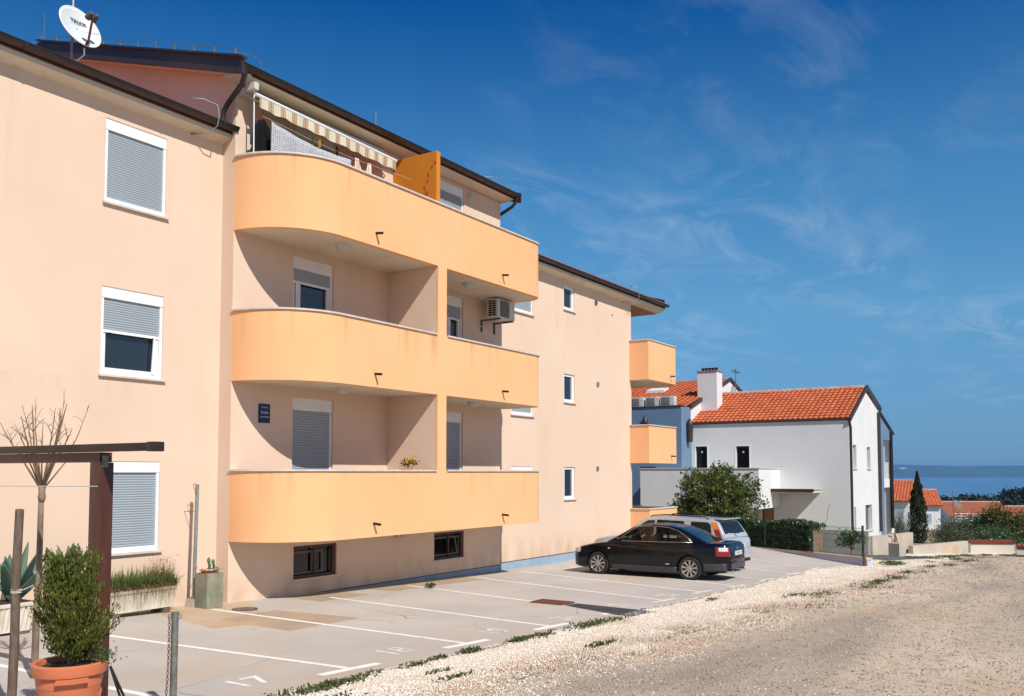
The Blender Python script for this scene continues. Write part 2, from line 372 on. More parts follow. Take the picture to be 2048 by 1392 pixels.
MT['awning'] = stripe_mat('striped_canvas', [(0, (.62, .57, .44)), (.5, (.36, .22, .13)), (.58, (.50, .36, .24)), (.66, (.34, .2, .12)),
                                              (.76, (.5, .36, .24)), (.86, (.36, .22, .13)), (.92, (.62, .57, .44))], .30)
MT['tanktop'] = stripe_mat('pink_striped_cloth', [(0, (.78, .66, .60)), (.5, (.66, .33, .27))], .075)

def sheet_material():
    m = bpy.data.materials.new('grey_patterned_sheet'); m.use_nodes = True
    t = m.node_tree; b = t.nodes['Principled BSDF']; b.inputs['Roughness'].default_value = .95
    co = t.nodes.new('ShaderNodeTexCoord')
    mp_ = t.nodes.new('ShaderNodeMapping'); mp_.inputs['Rotation'].default_value = (0, R(45), 0)
    t.links.new(co.outputs['Object'], mp_.inputs[0])
    w1 = t.nodes.new('ShaderNodeTexBrick')
    w1.inputs['Scale'].default_value = 7.0; w1.inputs['Color1'].default_value = (.12, .135, .17, 1)
    w1.inputs['Color2'].default_value = (.27, .29, .33, 1); w1.inputs['Mortar'].default_value = (.52, .53, .55, 1)
    w1.inputs['Mortar Size'].default_value = .06
    sx = t.nodes.new('ShaderNodeSeparateXYZ'); cb = t.nodes.new('ShaderNodeCombineXYZ')
    t.links.new(mp_.outputs[0], sx.inputs[0]); t.links.new(sx.outputs[0], cb.inputs[0]); t.links.new(sx.outputs[2], cb.inputs[1])
    t.links.new(cb.outputs[0], w1.inputs[0])
    t.links.new(w1.outputs[0], b.inputs['Base Color'])
    return m
MT['sheet'] = sheet_material()
def clear_glass():
    m = bpy.data.materials.new('tinted_car_glass'); m.use_nodes = True
    t = m.node_tree; t.nodes.remove(t.nodes['Principled BSDF'])
    tr = t.nodes.new('ShaderNodeBsdfTransparent'); tr.inputs[0].default_value = (.66, .72, .66, 1)
    gl = t.nodes.new('ShaderNodeBsdfGlossy'); gl.inputs['Roughness'].default_value = .02
    fr = t.nodes.new('ShaderNodeFresnel'); fr.inputs[0].default_value = 1.5
    mx = t.nodes.new('ShaderNodeMixShader')
    t.links.new(fr.outputs[0], mx.inputs[0]); t.links.new(tr.outputs[0], mx.inputs[1]); t.links.new(gl.outputs[0], mx.inputs[2])
    t.links.new(mx.outputs[0], t.nodes['Material Output'].inputs[0])
    return m
MT['carclear'] = clear_glass()

# ------------------------------------------------------------------ mesh helpers
class MB:
    def __init__(s):
        s.v = []; s.f = []
    def add(s, vs_, fs_):
        o = len(s.v)
        s.v.extend([tuple(map(float, p)) for p in vs_])
        s.f.extend([tuple(i + o for i in f) for f in fs_])
        return s
    def box(s, x0, x1, y0, y1, z0, z1):
        return s.add([(x0, y0, z0), (x1, y0, z0), (x1, y1, z0), (x0, y1, z0), (x0, y0, z1), (x1, y0, z1), (x1, y1, z1), (x0, y1, z1)],
                     [(0, 3, 2, 1), (4, 5, 6, 7), (0, 1, 5, 4), (1, 2, 6, 5), (2, 3, 7, 6), (3, 0, 4, 7)])
    def bbox(s, x0, x1, y0, y1, z0, z1, b=.01):
        """box with chamfered edges"""
        bm = bmesh.new()
        bmesh.ops.create_cube(bm, size=1)
        for v in bm.verts:
            v.co = Vector(((x0 + x1) / 2 + v.co.x * (x1 - x0), (y0 + y1) / 2 + v.co.y * (y1 - y0), (z0 + z1) / 2 + v.co.z * (z1 - z0)))
        bmesh.ops.bevel(bm, geom=list(bm.edges), offset=b, segments=2, affect='EDGES', profile=.7)
        bm.verts.index_update()
        s.add([v.co for v in bm.verts], [[v.index for v in f.verts] for f in bm.faces]); bm.free()
        return s
    def quad(s, a, b, c, d):
        return s.add([a, b, c, d], [(0, 1, 2, 3)])
    def prism(s, pts, axis, a, b):
        """extrude 2D polygon along axis from a to b. pts order counter-clockwise is not required"""
        n = len(pts)
        def P(p, t):
            return (t, p[0], p[1]) if axis == 0 else ((p[0], t, p[1]) if axis == 1 else (p[0], p[1], t))
        vs_ = [P(p, a) for p in pts] + [P(p, b) for p in pts]
        fs_ = [tuple(range(n - 1, -1, -1)), tuple(range(n, 2 * n))] + [(i, (i + 1) % n, n + (i + 1) % n, n + i) for i in range(n)]
        return s.add(vs_, fs_)
    def tube(s, pts, r, n=8, cap=True):
        pts = [Vector(p) for p in pts]
        rs = r if hasattr(r, '__len__') else [r] * len(pts)
        rings = []
        up = None
        for i, p in enumerate(pts):
            d = (pts[min(i + 1, len(pts) - 1)] - pts[max(i - 1, 0)]).normalized()
            if up is None:
                up = Vector((0, 0, 1)) if abs(d.z) < .9 else Vector((1, 0, 0))
            a = d.cross(up).normalized(); b = a.cross(d).normalized(); up = b
            rings.append([p + (a * math.cos(2 * math.pi * k / n) + b * math.sin(2 * math.pi * k / n)) * rs[i] for k in range(n)])
        vs_ = [q for ring in rings for q in ring]
        fs_ = []
        for i in range(len(pts) - 1):
            for k in range(n):
                fs_.append((i * n + k, i * n + (k + 1) % n, (i + 1) * n + (k + 1) % n, (i + 1) * n + k))
        if cap:
            fs_.append(tuple(range(n - 1, -1, -1))); fs_.append(tuple(range((len(pts) - 1) * n, len(pts) * n)))
        return s.add(vs_, fs_)
    def lathe(s, prof, c, n=24, axis='z', cap=True, rx=1.0, ry=1.0):
        """profile of (radius, height)"""
        vs_ = []
        for (r, h) in prof:
            for k in range(n):
                t = 2 * math.pi * k / n
                p = (r * rx * math.cos(t), r * ry * math.sin(t), h)
                if axis == 'x': p = (h, p[0], p[1])
                elif axis == 'y': p = (p[0], h, p[1])
                vs_.append((c[0] + p[0], c[1] + p[1], c[2] + p[2]))
        fs_ = []
        m = len(prof)
        for i in range(m - 1):
            for k in range(n):
                fs_.append((i * n + k, i * n + (k + 1) % n, (i + 1) * n + (k + 1) % n, (i + 1) * n + k))
        if cap:
            fs_.append(tuple(range(n - 1, -1, -1))); fs_.append(tuple(range((m - 1) * n, m * n)))
        return s.add(vs_, fs_)
    def grid(s, P):
        """P[i][j] points"""
        a, b = len(P), len(P[0])
        return s.add([q for row in P for q in row], [(i * b + j, i * b + j + 1, (i + 1) * b + j + 1, (i + 1) * b + j) for i in range(a - 1) for j in range(b - 1)])
    def xf(s, M):
        s.v = [tuple(M @ Vector(p)) for p in s.v]; return s
    def mesh(s, name, m, smooth=False, fixn=True):
        me = bpy.data.meshes.new(name)
        me.from_pydata(s.v, [], s.f)
        if fixn:
            bm = bmesh.new(); bm.from_mesh(me)
            bmesh.ops.recalc_face_normals(bm, faces=bm.faces[:]); bm.to_mesh(me); bm.free()
        me.materials.append(MT[m] if isinstance(m, str) else m)
        if smooth:
            me.polygons.foreach_set('use_smooth', [True] * len(me.polygons))
            if smooth == 'auto':
                try: me.set_sharp_from_angle(angle=R(38))
                except Exception: pass
        me.update()
        return me
    def build(s, name, m, parent=None, smooth=False, fixn=True):
        return link(name, s.mesh(name, m, smooth, fixn), parent)

def link(name, me, parent=None, loc=None):
    o = bpy.data.objects.new(name, me)
    COL.objects.link(o)
    if parent is not None:
        o.parent = parent
        o.location = loc if loc is not None else -world_base(parent)
    elif loc is not None:
        o.location = loc
    return o

BASE = {}
def world_base(o):
    """offset that maps world-coordinate meshes into the parent's space (zero for things built in local space)"""
    return BASE.get(o.name, Vector((0, 0, 0)))

def thing(name, label, cat, loc=(0, 0, 0), group=None, local=False, rotz=0):
    o = bpy.data.objects.new(name, None)
    COL.objects.link(o)
    o.empty_display_size = .2
    o.location = loc; o.rotation_euler = (0, 0, rotz)
    if not local: BASE[o.name] = Vector(loc)
    o['label'] = label; o['category'] = cat
    if group: o['group'] = group
    return o
def tag(o, label, cat, group=None):
    o['label'] = label; o['category'] = cat
    if group: o['group'] = group
    return o
def kind(o, k, label=None):
    o['kind'] = k
    if label: o['label'] = label
    return o

def np_mesh(name, V, Fq, m, parent=None, smooth=False):
    """fast mesh from numpy arrays (faces all of one size)"""
    me = bpy.data.meshes.new(name)
    k = Fq.shape[1]
    me.vertices.add(len(V)); me.vertices.foreach_set('co', V.astype(np.float32).ravel())
    me.loops.add(Fq.size); me.loops.foreach_set('vertex_index', Fq.astype(np.int32).ravel())
    me.polygons.add(len(Fq)); me.polygons.foreach_set('loop_start', np.arange(0, Fq.size, k, dtype=np.int32))
    me.polygons.foreach_set('loop_total', np.full(len(Fq), k, dtype=np.int32))
    if smooth: me.polygons.foreach_set('use_smooth', [True] * len(Fq))
    me.materials.append(MT[m]); me.update(calc_edges=True); me.validate()
    return link(name, me, parent)

def leaves(name, P, size, m, parent=None, aspect=.5, up=.3, droop=0.0, dirs=None, fold=.25):
    """a cloud of small folded leaf blades; P: (n,3) positions"""
    n = len(P)
    L = size * (0.6 + .8 * rng.random(n))[:, None]
    d = rng.normal(size=(n, 3)) if dirs is None else dirs + .45 * rng.normal(size=(n, 3))
    d[:, 2] += up - droop
    d /= np.linalg.norm(d, axis=1)[:, None] + 1e-9
    q = rng.normal(size=(n, 3))
    s_ = np.cross(d, q); s_ /= np.linalg.norm(s_, axis=1)[:, None] + 1e-9
    nn = np.cross(d, s_)
    W = L * aspect * .5
    a = P - d * L * .5; b = P + s_ * W + nn * W * fold; c = P + d * L * .5; e = P - s_ * W + nn * W * fold
    V = np.stack([a, b, c, e], 1).reshape(-1, 3)
    F = np.arange(4 * n).reshape(n, 4)
    return np_mesh(name, V, F, m, parent)

def clump_points(center, rad, nclump, per, spread, shell=.55, flat=1.0, rnd=.18):
    """leaf positions gathered in clumps through the outer part of an uneven ellipsoid"""
    c = rng.normal(size=(nclump, 3)); c /= np.linalg.norm(c, axis=1)[:, None]
    r = shell + (1 - shell) * rng.random(nclump) ** .6
    r *= 1 + rnd * rng.normal(size=nclump)
    C = np.array(center) + c * r[:, None] * np.array(rad)
    P = np.repeat(C, per, 0) + rng.normal(size=(nclump * per, 3)) * spread * np.array((1, 1, flat))
    return P

def text_mesh(body, size, m, name, parent, M, extrude=.002, bold=0.0):
    cu = bpy.data.curves.new('tmp_text', 'FONT')
    cu.body = body; cu.size = size; cu.align_x = 'CENTER'; cu.align_y = 'CENTER'; cu.extrude = extrude; cu.offset = bold
    to = bpy.data.objects.new('tmp_text', cu); COL.objects.link(to)
    dg = bpy.context.evaluated_depsgraph_get()
    me = bpy.data.meshes.new_from_object(to.evaluated_get(dg))
    bpy.data.objects.remove(to); bpy.data.curves.remove(cu)
    me.name = name
    me.transform(M)
    me.materials.clear(); me.materials.append(MT[m])
    return link(name, me, parent)
# text lying in the X-Z plane, read from -Y
FACE_S = Matrix(((1, 0, 0, 0), (0, 0, -1, 0), (0, 1, 0, 0), (0, 0, 0, 1)))

# ------------------------------------------------------------------ ground heights
def ss(t):
    t = min(max(t, 0.), 1.); return t * t * (3 - 2 * t)
def lot_z(X, Y):
    X_ = min(X, 40)
    return -2.1 - .0295 * X_ + .30 * ss((X - 22) / 10) * min(max((Y - 6.25) / 3.85, 0), 1.25)
def road_z(X, Y=0):
    if X <= 120: return -1.75 - .04 * X - .38 * ss((X - 41) / 11)
    if X <= 460: return -6.93 - (X - 120) * .055
    return -25.63 - (min(X, 1000) - 460) * .052
def ground_z(X, Y):
    rz = road_z(X)
    if Y < 4.7: z = rz
    else:
        lz = lot_z(X, Y)
        z = rz + (lz - rz) * ss((Y - 4.7) / 2.3)
    if X > 30:
        z = z + (rz - z) * ss((X - 32) / 6)
    return z

# ground sheet
xs = np.unique(np.concatenate([np.arange(-40, 0, 4.), np.arange(0, 48, .5), np.arange(48, 130, 4.), np.arange(130, 1121, 30.)]))
ys = np.unique(np.concatenate([np.arange(-900, -30, 60.), np.arange(-30, 0, 3.), np.arange(0, 18, .25), np.arange(18, 60, 3.), np.arange(60, 1000, 60.)]))
g = MB().grid([[(x, y, ground_z(x, y) - .03) for y in ys] for x in xs]).build('ground', 'earth', smooth=True)
kind(g, 'structure', 'dry earth ground sloping gently down to the sea')

# sea and far shore
sea_m = mat('sea_water', (.05, .14, .27), (.07, .18, .32), scale=.004, rough=.35, spec=.4, stretch=(.35, 2.2, 1), lo=.4, hi=.65)
MT['sea'] = sea_m
s_ = MB().quad((900, -30000, -50), (30000, -30000, -50), (30000, 45000, -50), (900, 45000, -50)).build('sea', 'sea')
kind(s_, 'structure', 'calm blue sea beyond the houses')
island_m = mat('island_scrub', (.012, .05, .055), (.022, .06, .06), scale=.0012, rough=1, c3=(.42, .40, .36), scale3=.0045, lo3=.66, hi3=.72, stretch3=(1, 1, 3))
MT['island'] = island_m
def island():
    ax = Vector((math.cos(YAW), math.sin(YAW), 0)); rt = Vector((math.sin(YAW), -math.cos(YAW), 0))
    P = []
    us = np.linspace(-9000, 14000, 300)
    prof = [(0, 0), (120, .35), (400, .72), (900, .95), (1500, 1.0), (2600, .6), (3400, 0)]
    for u in us:
        h = 133 + 8 * math.sin(u / 900) + 14 * math.exp(-((u - 4450) / 330) ** 2) + 5 * math.sin(u / 310 + 1) + 2.5 * math.sin(u / 120) - 5 * ss((u - 4600) / 1500)
        row = []
        for (d, k) in prof:
            q = ax * (9000 + d + 150 * math.sin(u / 700)) + rt * u
            row.append((q.x, q.y, -50.5 + h * k + (6 * math.sin(u / 85 + d) if 0 < k < 1 else 0)))
        P.append(row)
    o = MB().grid(P).build('island', 'island', smooth=True)
    kind(o, 'structure', 'long low island ridge on the far side of the sea')
island()

# gravel road, verge, parking lot
def sheet(name, m, y_lo, y_hi, x0, x1, nx, ny, zfun, dz, label):
    P = []
    for x in np.linspace(x0, x1, nx):
        a, b = y_lo(x), y_hi(x)
        P.append([(x, a + (b - a) * t, zfun(x, a + (b - a) * t) + (dz(t) if callable(dz) else dz)) for t in np.linspace(0, 1, ny)])
    o = MB().grid(P).build(name, m, smooth=True)
    kind(o, 'structure', label)
    return o
def wob(x, s=1.0):
    return s * (.10 * math.sin(x * 1.7) + .07 * math.sin(x * 4.1 + 1) + .05 * math.sin(x * 9.3 + 2))
sheet('gravel_road', 'road', lambda x: -5.5, lambda x: 5.0 - .012 * max(x, 0) * 1.5, -12, 110, 360, 40, ground_z, .004, 'beige compacted gravel road in the foreground')
sheet('gravel_verge', 'verge', lambda x: 4.95 - .012 * max(x, 0) * 1.5 + wob(x, 2.2), lambda x: 7.18 - .5 * ss((x - 26) / 5), -4, 60, 360, 20, ground_z, lambda t: -.02 + .045 * ss(t * 6), 'pale gravel strip between parking lot and road')
lot = sheet('parking_lot', 'asphalt', lambda x: 7.03 + wob(x, .45) - .65 * ss((x - 26) / 5), lambda x: 14.6, -6, 33.9, 240, 24, lot_z, .03, 'light grey asphalt parking lot beside the apartment building')
# trim the lot along the oblique far boundary
FA, FB = Vector((29.95, 6.15, 0)), Vector((34.4, 14.5, 0))
def clip_lot():
    me = lot.data
    bm = bmesh.new(); bm.from_mesh(me)
    d = (FB - FA).normalized(); nrm = Vector((d.y, -d.x, 0))
    bmesh.ops.bisect_plane(bm, geom=bm.verts[:] + bm.edges[:] + bm.faces[:], plane_co=FA, plane_no=nrm, clear_outer=True)
    bm.to_mesh(me); bm.free()
clip_lot()

def lot_patch(name, pts, m, dz=.004, sub=6, parent=lot):
    """thin layer draped on the lot: pts is a 4-corner XY outline"""
    a, b, c, d = [Vector((p[0], p[1], 0)) for p in pts]
    P = []
    for i in range(sub + 1):
        t = i / sub
        row = []
        for j in range(sub + 1):
            u = j / sub
            q = (a.lerp(b, u)).lerp(d.lerp(c, u), t)
            row.append((q.x, q.y, lot_z(q.x, q.y) + .03 + dz))
        P.append(row)
    return MB().grid(P).build(name, m, parent)
def line(xa, ya, xb, yb, w=.10, m='paint', name='parking_line'):
    d = Vector((xb - xa, yb - ya, 0)).normalized(); n = Vector((-d.y, d.x, 0)) * w / 2
    return lot_patch(name, [(xa - n.x, ya - n.y), (xb - n.x, yb - n.y), (xb + n.x, yb + n.y), (xa + n.x, ya + n.y)], m, .0026, 10)
rows_ = []
for x_ in np.linspace(-5, 26, 420):
    e0 = 7.03 + wob(x_, .45)
    w0 = .05 + .035 * math.sin(x_ * 13.1) * math.sin(x_ * 3.7) + .02 * math.sin(x_ * 31)
    rows_.append([(x_, e0 - .05, ground_z(x_, e0 - .05) + .026), (x_, e0 + .004, lot_z(x_, e0) + .0318), (x_, e0 + max(w0, .006), lot_z(x_, e0 + w0) + .0316)])
MB().grid(rows_).build('broken_edge', 'drive', lot)
LINES = [(5.6, 12.4, 5.72, 7.5), (7.63, 12.2, 7.97, 7.48), (10.42, 13.0, 10.28, 7.46), (13.05, 12.75, 12.45, 7.38), (15.85, 13.1, 14.74, 7.40), (18.5, 13.1, 17.03, 7.45),
         (20.8, 13.2, 19.13, 7.45), (23.05, 13.0, 20.95, 7.3), (25.2, 13.0, 23.1, 7.25), (27.4, 13.0, 25.3, 7.2), (29.5, 12.6, 27.5, 7.15)]
for i, (xa, ya, xb, yb) in enumerate(LINES):
    line(xa, ya, xb, yb, .10, 'paint' if i < 8 else 'paint_worn')
    if i: line(xb - .5, yb - .03, xb + .46, yb - .08, .13, 'paint' if i < 5 else 'paint_worn', 'stall_end_bar')
for i, (x, y, s) in enumerate([(6.75, 7.78, '17'), (9.19, 7.8, '18'), (11.44, 7.74, '19'), (13.44, 7.66, '20'), (15.77, 7.72, '21'), (18.0, 7.72, '22')]):
    text_mesh(s, .55, 'paint_worn' if i else 'paint', 'painted_number', lot, Matrix.Translation((x, y, lot_z(x, y) + .0326)) @ Matrix.Rotation(.0295, 4, 'Y'), 0, .004)
lot_patch('earth_stain', [(9.0, 11.2), (10.0, 11.0), (11.6, 13.42), (9.6, 13.78)], 'stain', .0008)
lot_patch('tan_patch', [(9.55, 10.15), (11.25, 10.3), (11.05, 12.1), (9.7, 11.9)], 'tanpatch', .0016)
lot_patch('dark_patch', [(14.25, 6.85), (15.25, 6.78), (15.38, 8.5), (14.96, 8.54)], 'newtar', .0045)
for k, (x, y, w, h) in enumerate([(16.5, 13.0, 3.6, .45), (13.2, 12.9, 1.5, .5)]):
    lot_patch('earth_stain', [(x - w / 2, y - h), (x + w / 2, y - h * .8), (x + w / 2, y + h), (x - w / 2, y + h)], 'tanpatch', .0005)

def drain():
    z = lot_z(15.15, 8.9) + .03
    t = thing('drain_grate', 'rusty rectangular drain grate set into the parking lot', 'drain', (15.15, 8.9, z))
    MB().box(14.93, 15.40, 8.57, 9.28, z - .02, z + .010).build('pit', 'dark', t)
    f = MB()
    f.box(14.92, 14.96, 8.56, 9.29, z, z + .022); f.box(15.37, 15.41, 8.56, 9.29, z, z + .022)
    f.box(14.962, 15.368, 8.56, 8.60, z, z + .022); f.box(14.962, 15.368, 9.25, 9.29, z, z + .022)
    f.build('frame', 'rust', t)
    bar = MB().box(-.2, .2, -.016, .016, 0, .02).mesh('bar', 'rust')
    for k in range(14):
        link('bar', bar, t, Vector((15.165, 8.63 + .045 * k, z + .0015)) - Vector(t.location))
drain()
def manhole():
    x, y = 10.76, 12.55; z = lot_z(x, y) + .03
    t = thing('manhole_cover', 'small round manhole cover by the building corner', 'manhole', (x, y, z))
    MB().lathe([(.22, .004), (.22, .014), (.185, .014)], (x, y, z), 24).build('rim', 'rust', t)
    m_ = MB().lathe([(.18, .004), (.18, .017), (0.001, .017)], (x, y, z), 24)
    for k in range(5): m_.box(x - .11, x + .11, y - .1 + .05 * k - .008, y - .1 + .05 * k + .008, z + .017, z + .022)
    m_.build('lid', 'bolt', t)
manhole()

# ------------------------------------------------------------------ tiled roofs
def tiled(mb, P0, u, v, Lu, Lv, tw=.24, course=.36, amp=.045, step=.03, seg=5):
    """barrel-tile surface: P0 eave start, u along the eave, v up the slope (unit vectors)"""
    u = Vector(u).normalized(); v = Vector(v).normalized(); n = u.cross(v).normalized()
    if n.z < 0: n = -n
    P0 = Vector(P0)
    nu = max(1, int(Lu / tw)); nv = max(1, int(Lv / course))
    rows = []
    for j in range(nv):
        for (t, lift) in ((0.0, step), (0.97, 0.0)):
            row = []
            vv = (j + t) * Lv / nv
            for i in range(nu * seg + 1):
                s = i / seg
                off = .5 * (j % 2) * 0
                h = amp * abs(math.sin(math.pi * (s + off)))
                row.append(P0 + u * (i * Lu / (nu * seg)) + v * vv + n * (h + lift))
            rows.append(row)
    mb.grid(rows)
    # closed front edge at the eave
    row = rows[0]
    base = [p - n * (step + .03) for p in [P0 + u * (i * Lu / (nu * seg)) + n * .0 for i in range(nu * seg + 1)]]
    mb.grid([base, row])
    return mb

# ------------------------------------------------------------------ apartment building
YW, YM, YB = 13.88, 13.54, 12.10         # wing wall, middle wall, balcony front
apt = thing('apartment_building', 'peach three-storey apartment building with curved orange balconies', 'building', (11.2, 13.54, -2.45))

def wall_y(mb, x0, x1, z0, z1, Y, holes, reveal=.12):
    """wall sheet facing -Y with reveals round its openings; holes = (xa, xb, za, zb)"""
    X = sorted({x0, x1, *[h[0] for h in holes], *[h[1] for h in holes]})
    Z = sorted({z0, z1, *[h[2] for h in holes], *[h[3] for h in holes]})
    for i in range(len(X) - 1):
        for j in range(len(Z) - 1):
            cx, cz = (X[i] + X[i + 1]) / 2, (Z[j] + Z[j + 1]) / 2
            if any(h[0] < cx < h[1] and h[2] < cz < h[3] for h in holes): continue
            mb.quad((X[i], Y, Z[j]), (X[i + 1], Y, Z[j]), (X[i + 1], Y, Z[j + 1]), (X[i], Y, Z[j + 1]))
    for (a, b, c, d) in holes:
        r = Y + reveal
        mb.quad((a, Y, c), (a, r, c), (a, r, d), (a, Y, d)); mb.quad((b, Y, c), (b, Y, d), (b, r, d), (b, r, c))
        mb.quad((a, Y, d), (a, r, d), (b, r, d), (b, Y, d)); mb.quad((a, Y, c), (b, Y, c), (b, r, c), (a, r, c))

LW = [(xa, xb, za, zb) for (xa, xb) in ((5.62, 6.80), (8.77, 9.96)) for (za, zb) in ((4.56, 6.0), (1.64, 3.13), (-1.36, .19))]
mb = MB(); wall_y(mb, -3, 11.2, -2.7, 6.32, YW, LW); mb.build('left_wing_wall', 'wall', apt, fixn=False)
MIDH = [(12.72, 13.85, 5.0, 7.08), (17.4, 18.56, 5.9, 7.32), (12.71, 13.87, 2.0, 4.41), (17.4, 18.55, 2.0, 4.47),
        (12.74, 13.9, -.95, 1.52), (17.4, 18.55, -.95, 1.52), (12.82, 14.04, -2.14, -1.48), (17.38, 18.61, -2.13, -1.47)]
mb = MB(); wall_y(mb, 11.2, 20.25, -2.46, 7.40, YM, MIDH); mb.build('middle_wall', 'wall', apt, fixn=False)
RWH = [(21.32, 22.5, a, b) for (a, b) in ((4.64, 5.95), (1.65, 3.1), (-1.3, .17))] + [(24.35, 25.03, a, b) for (a, b) in ((5.12, 5.88), (2.20, 3.09), (-.83, .17))]
mb = MB(); wall_y(mb, 20.25, 29.2, -2.48, 6.05, YW, RWH); mb.build('right_wing_wall', 'wall', apt, fixn=False)
# side and back walls
mb = MB()
mb.add([(11.2, YM, -2.6), (11.2, YM, 7.57), (11.2, 19.9, 9.53), (11.2, 26.3, 7.5), (11.2, 26.3, -2.6)], [(0, 1, 2, 3, 4)])
mb.build('left_gable_wall', 'wall', apt, fixn=False)
mb = MB()
mb.add([(20.25, YM, -3), (20.25, YM, 7.42), (20.25, 19.9, 9.42), (20.25, 26.3, 7.42), (20.25, 26.3, -3)], [(4, 3, 2, 1, 0)])
mb.add([(29.2, YW, -3.2), (29.2, YW, 6.05), (29.2, 19.9, 7.95), (29.2, 26.3, 6.05), (29.2, 26.3, -3.2)], [(4, 3, 2, 1, 0)])
mb.quad((-3, 26.3, -2.7), (29.2, 26.3, -3.2), (29.2, 26.3, 6.0), (-3, 26.3, 6.3))
mb.add([(-3, YW, -2.7), (-3, YW, 6.3), (-3, 19.9, 8.2), (-3, 26.3, 6.3), (-3, 26.3, -2.7)], [(0, 1, 2, 3, 4)])
mb.build('rear_wall', 'wall', apt, fixn=False)
MB().box(11.215, 20.24, YM + .02, YM + .3, -3.0, -2.475).build('plinth', 'plinth', apt)
MB().box(20.26, 29.18, YW + .015, YW + .3, -3.2, -2.495).build('plinth', 'plinth', apt)
mb = MB(); mb.box(11.21, 20.245, YM + .004, YM + .02, -2.475, -2.455); mb.box(20.262, 29.19, YW + .003, YW + .013, -2.495, -2.475)  # dark bitumen strip that also paints the shadow line above the recessed plinth
mb.build('bitumen_joint', 'tar', apt)

# --- eaves, gutters, roofs
def eave(x0, x1, yw, z, over, goff=.27, pitch=.31, ridgeY=19.9, tile_up=-.018):
    """cornice + gutter + tiled roof for one block"""
    g0 = yw - over
    c = MB()
    c.prism([(yw + .05, z), (yw, z), (g0 + .11, z + goff * .3), (g0 + .11, z + goff - .02), (yw + .05, z + goff)], 0, x0, x1)
    c.build('eave_cornice', 'soffit', apt)
    f = MB().box(x0 - .02, x1 + .02, g0 + .075, g0 + .105, z + goff - .11, z + goff + .07)
    f.build('drip_flashing', 'brown_fascia', apt)
    gm = MB()
    zc = z + goff
    prof = [(g0 + .075 * math.cos(t) * 1.0, zc + .075 * math.sin(t)) for t in np.linspace(math.pi, 2 * math.pi, 9)]
    rows = [[(x, p[0], p[1]) for p in prof] for x in (x0 - .05, x1 + .05)]
    gm.grid(rows)
    gm.add([(x0 - .05, p[0], p[1]) for p in prof], [tuple(range(9))]); gm.add([(x1 + .05, p[0], p[1]) for p in prof], [tuple(range(9))])
    gm.tube([(x0 - .05, g0 - .075, zc), (x1 + .05, g0 - .075, zc)], .012, 6)
    gm.build('gutter', 'brown_metal', apt, smooth='auto', fixn=False)
    br = MB()
    prof2 = [(g0 + .083 * math.cos(t), zc + .083 * math.sin(t)) for t in np.linspace(math.pi, 2 * math.pi, 9)]
    br.grid([[(-.018, p[0], p[1]) for p in prof2], [(.018, p[0], p[1]) for p in prof2]])
    bme = br.mesh('gutter_bracket', 'brown_fascia', fixn=False)
    n = int((x1 - x0) / 1.25)
    for k in range(n + 1):
        link('gutter_bracket', bme, apt, Vector((x0 + .3 + k * (x1 - x0 - .6) / max(n, 1), 0, 0)) - Vector(apt.location))
    r = MB()
    s = Vector((0, 1, pitch)); Lv = (ridgeY - (g0 + .03)) * math.sqrt(1 + pitch ** 2)
    tiled(r, (x0, g0 + .03, z + goff + tile_up), (1, 0, 0), s, x1 - x0, Lv, tw=.23)
    zr = z + goff + .03 + (ridgeY - g0 - .03) * pitch
    s2 = Vector((0, -1, pitch))
    r.quad((x0, ridgeY, zr), (x1, ridgeY, zr), (x1, 2 * ridgeY - g0, z + goff + .03), (x0, 2 * ridgeY - g0, z + goff + .03))
    o = r.build('roof_tiles', 'tile_old', apt, fixn=False); kind(o, 'stuff')
    return zr
eave(-3, 11.19, YW, 6.27, .34)
zr_mid = eave(10.95, 20.38, YM, 7.41, .50, goff=.15)
eave(20.26, 31.5, YW, 6.03, .42, tile_up=.012)
# verge boards of the middle roof and the brown soffit over the end balconies
p = .31
for (xa, xb) in ((10.86, 10.93), (20.40, 20.46)):
    MB().prism([(12.98, 7.34), (12.98, 7.62), (19.9, 7.62 + 6.92 * p), (26.8, 7.62), (26.8, 7.34), (19.9, 7.34 + 6.92 * p)], 0, xa, xb).build('verge_board', 'brown_fascia', apt)
MB().prism([(12.95, 7.625), (12.95, 7.665), (19.9, 7.665 + 6.95 * p), (19.9, 7.625 + 6.95 * p)], 0, 10.80, 10.96).build('verge_cap', 'brown_metal', apt)
MB().prism([(13.1, 7.40), (13.1, 7.46), (19.9, 7.46 + 6.8 * p), (19.9, 7.40 + 6.8 * p)], 0, 10.935, 11.19).build('verge_soffit', 'soffit', apt)
MB().box(29.21, 31.42, YW + .003, 20.2, 6.0, 6.24).build('end_soffit', 'wood_soffit', apt)
MB().prism([(13.55, 6.25), (13.55, 6.52), (19.9, 6.52 + 6.35 * p), (19.9, 6.25 + 6.35 * p)], 0, 31.43, 31.5).build('verge_board', 'brown_fascia', apt)
# downpipes
MB().tube([(10.99, 13.04, 7.50), (10.99, 13.06, 7.38), (11.02, 13.16, 7.24), (11.07, 13.62, 6.98), (11.08, 13.74, 6.86), (11.08, 13.76, 6.72), (11.08, 13.76, 6.58)], .05, 10).build('downpipe', 'brown_metal', apt, smooth='auto')
MB().tube([(20.34, 13.04, 7.5), (20.34, 13.07, 7.38), (20.33, 13.2, 7.25), (20.32, 13.66, 7.06), (20.32, 13.78, 6.95), (20.32, 13.80, 6.3)], .045, 10).build('downpipe', 'brown_metal', apt, smooth='auto')
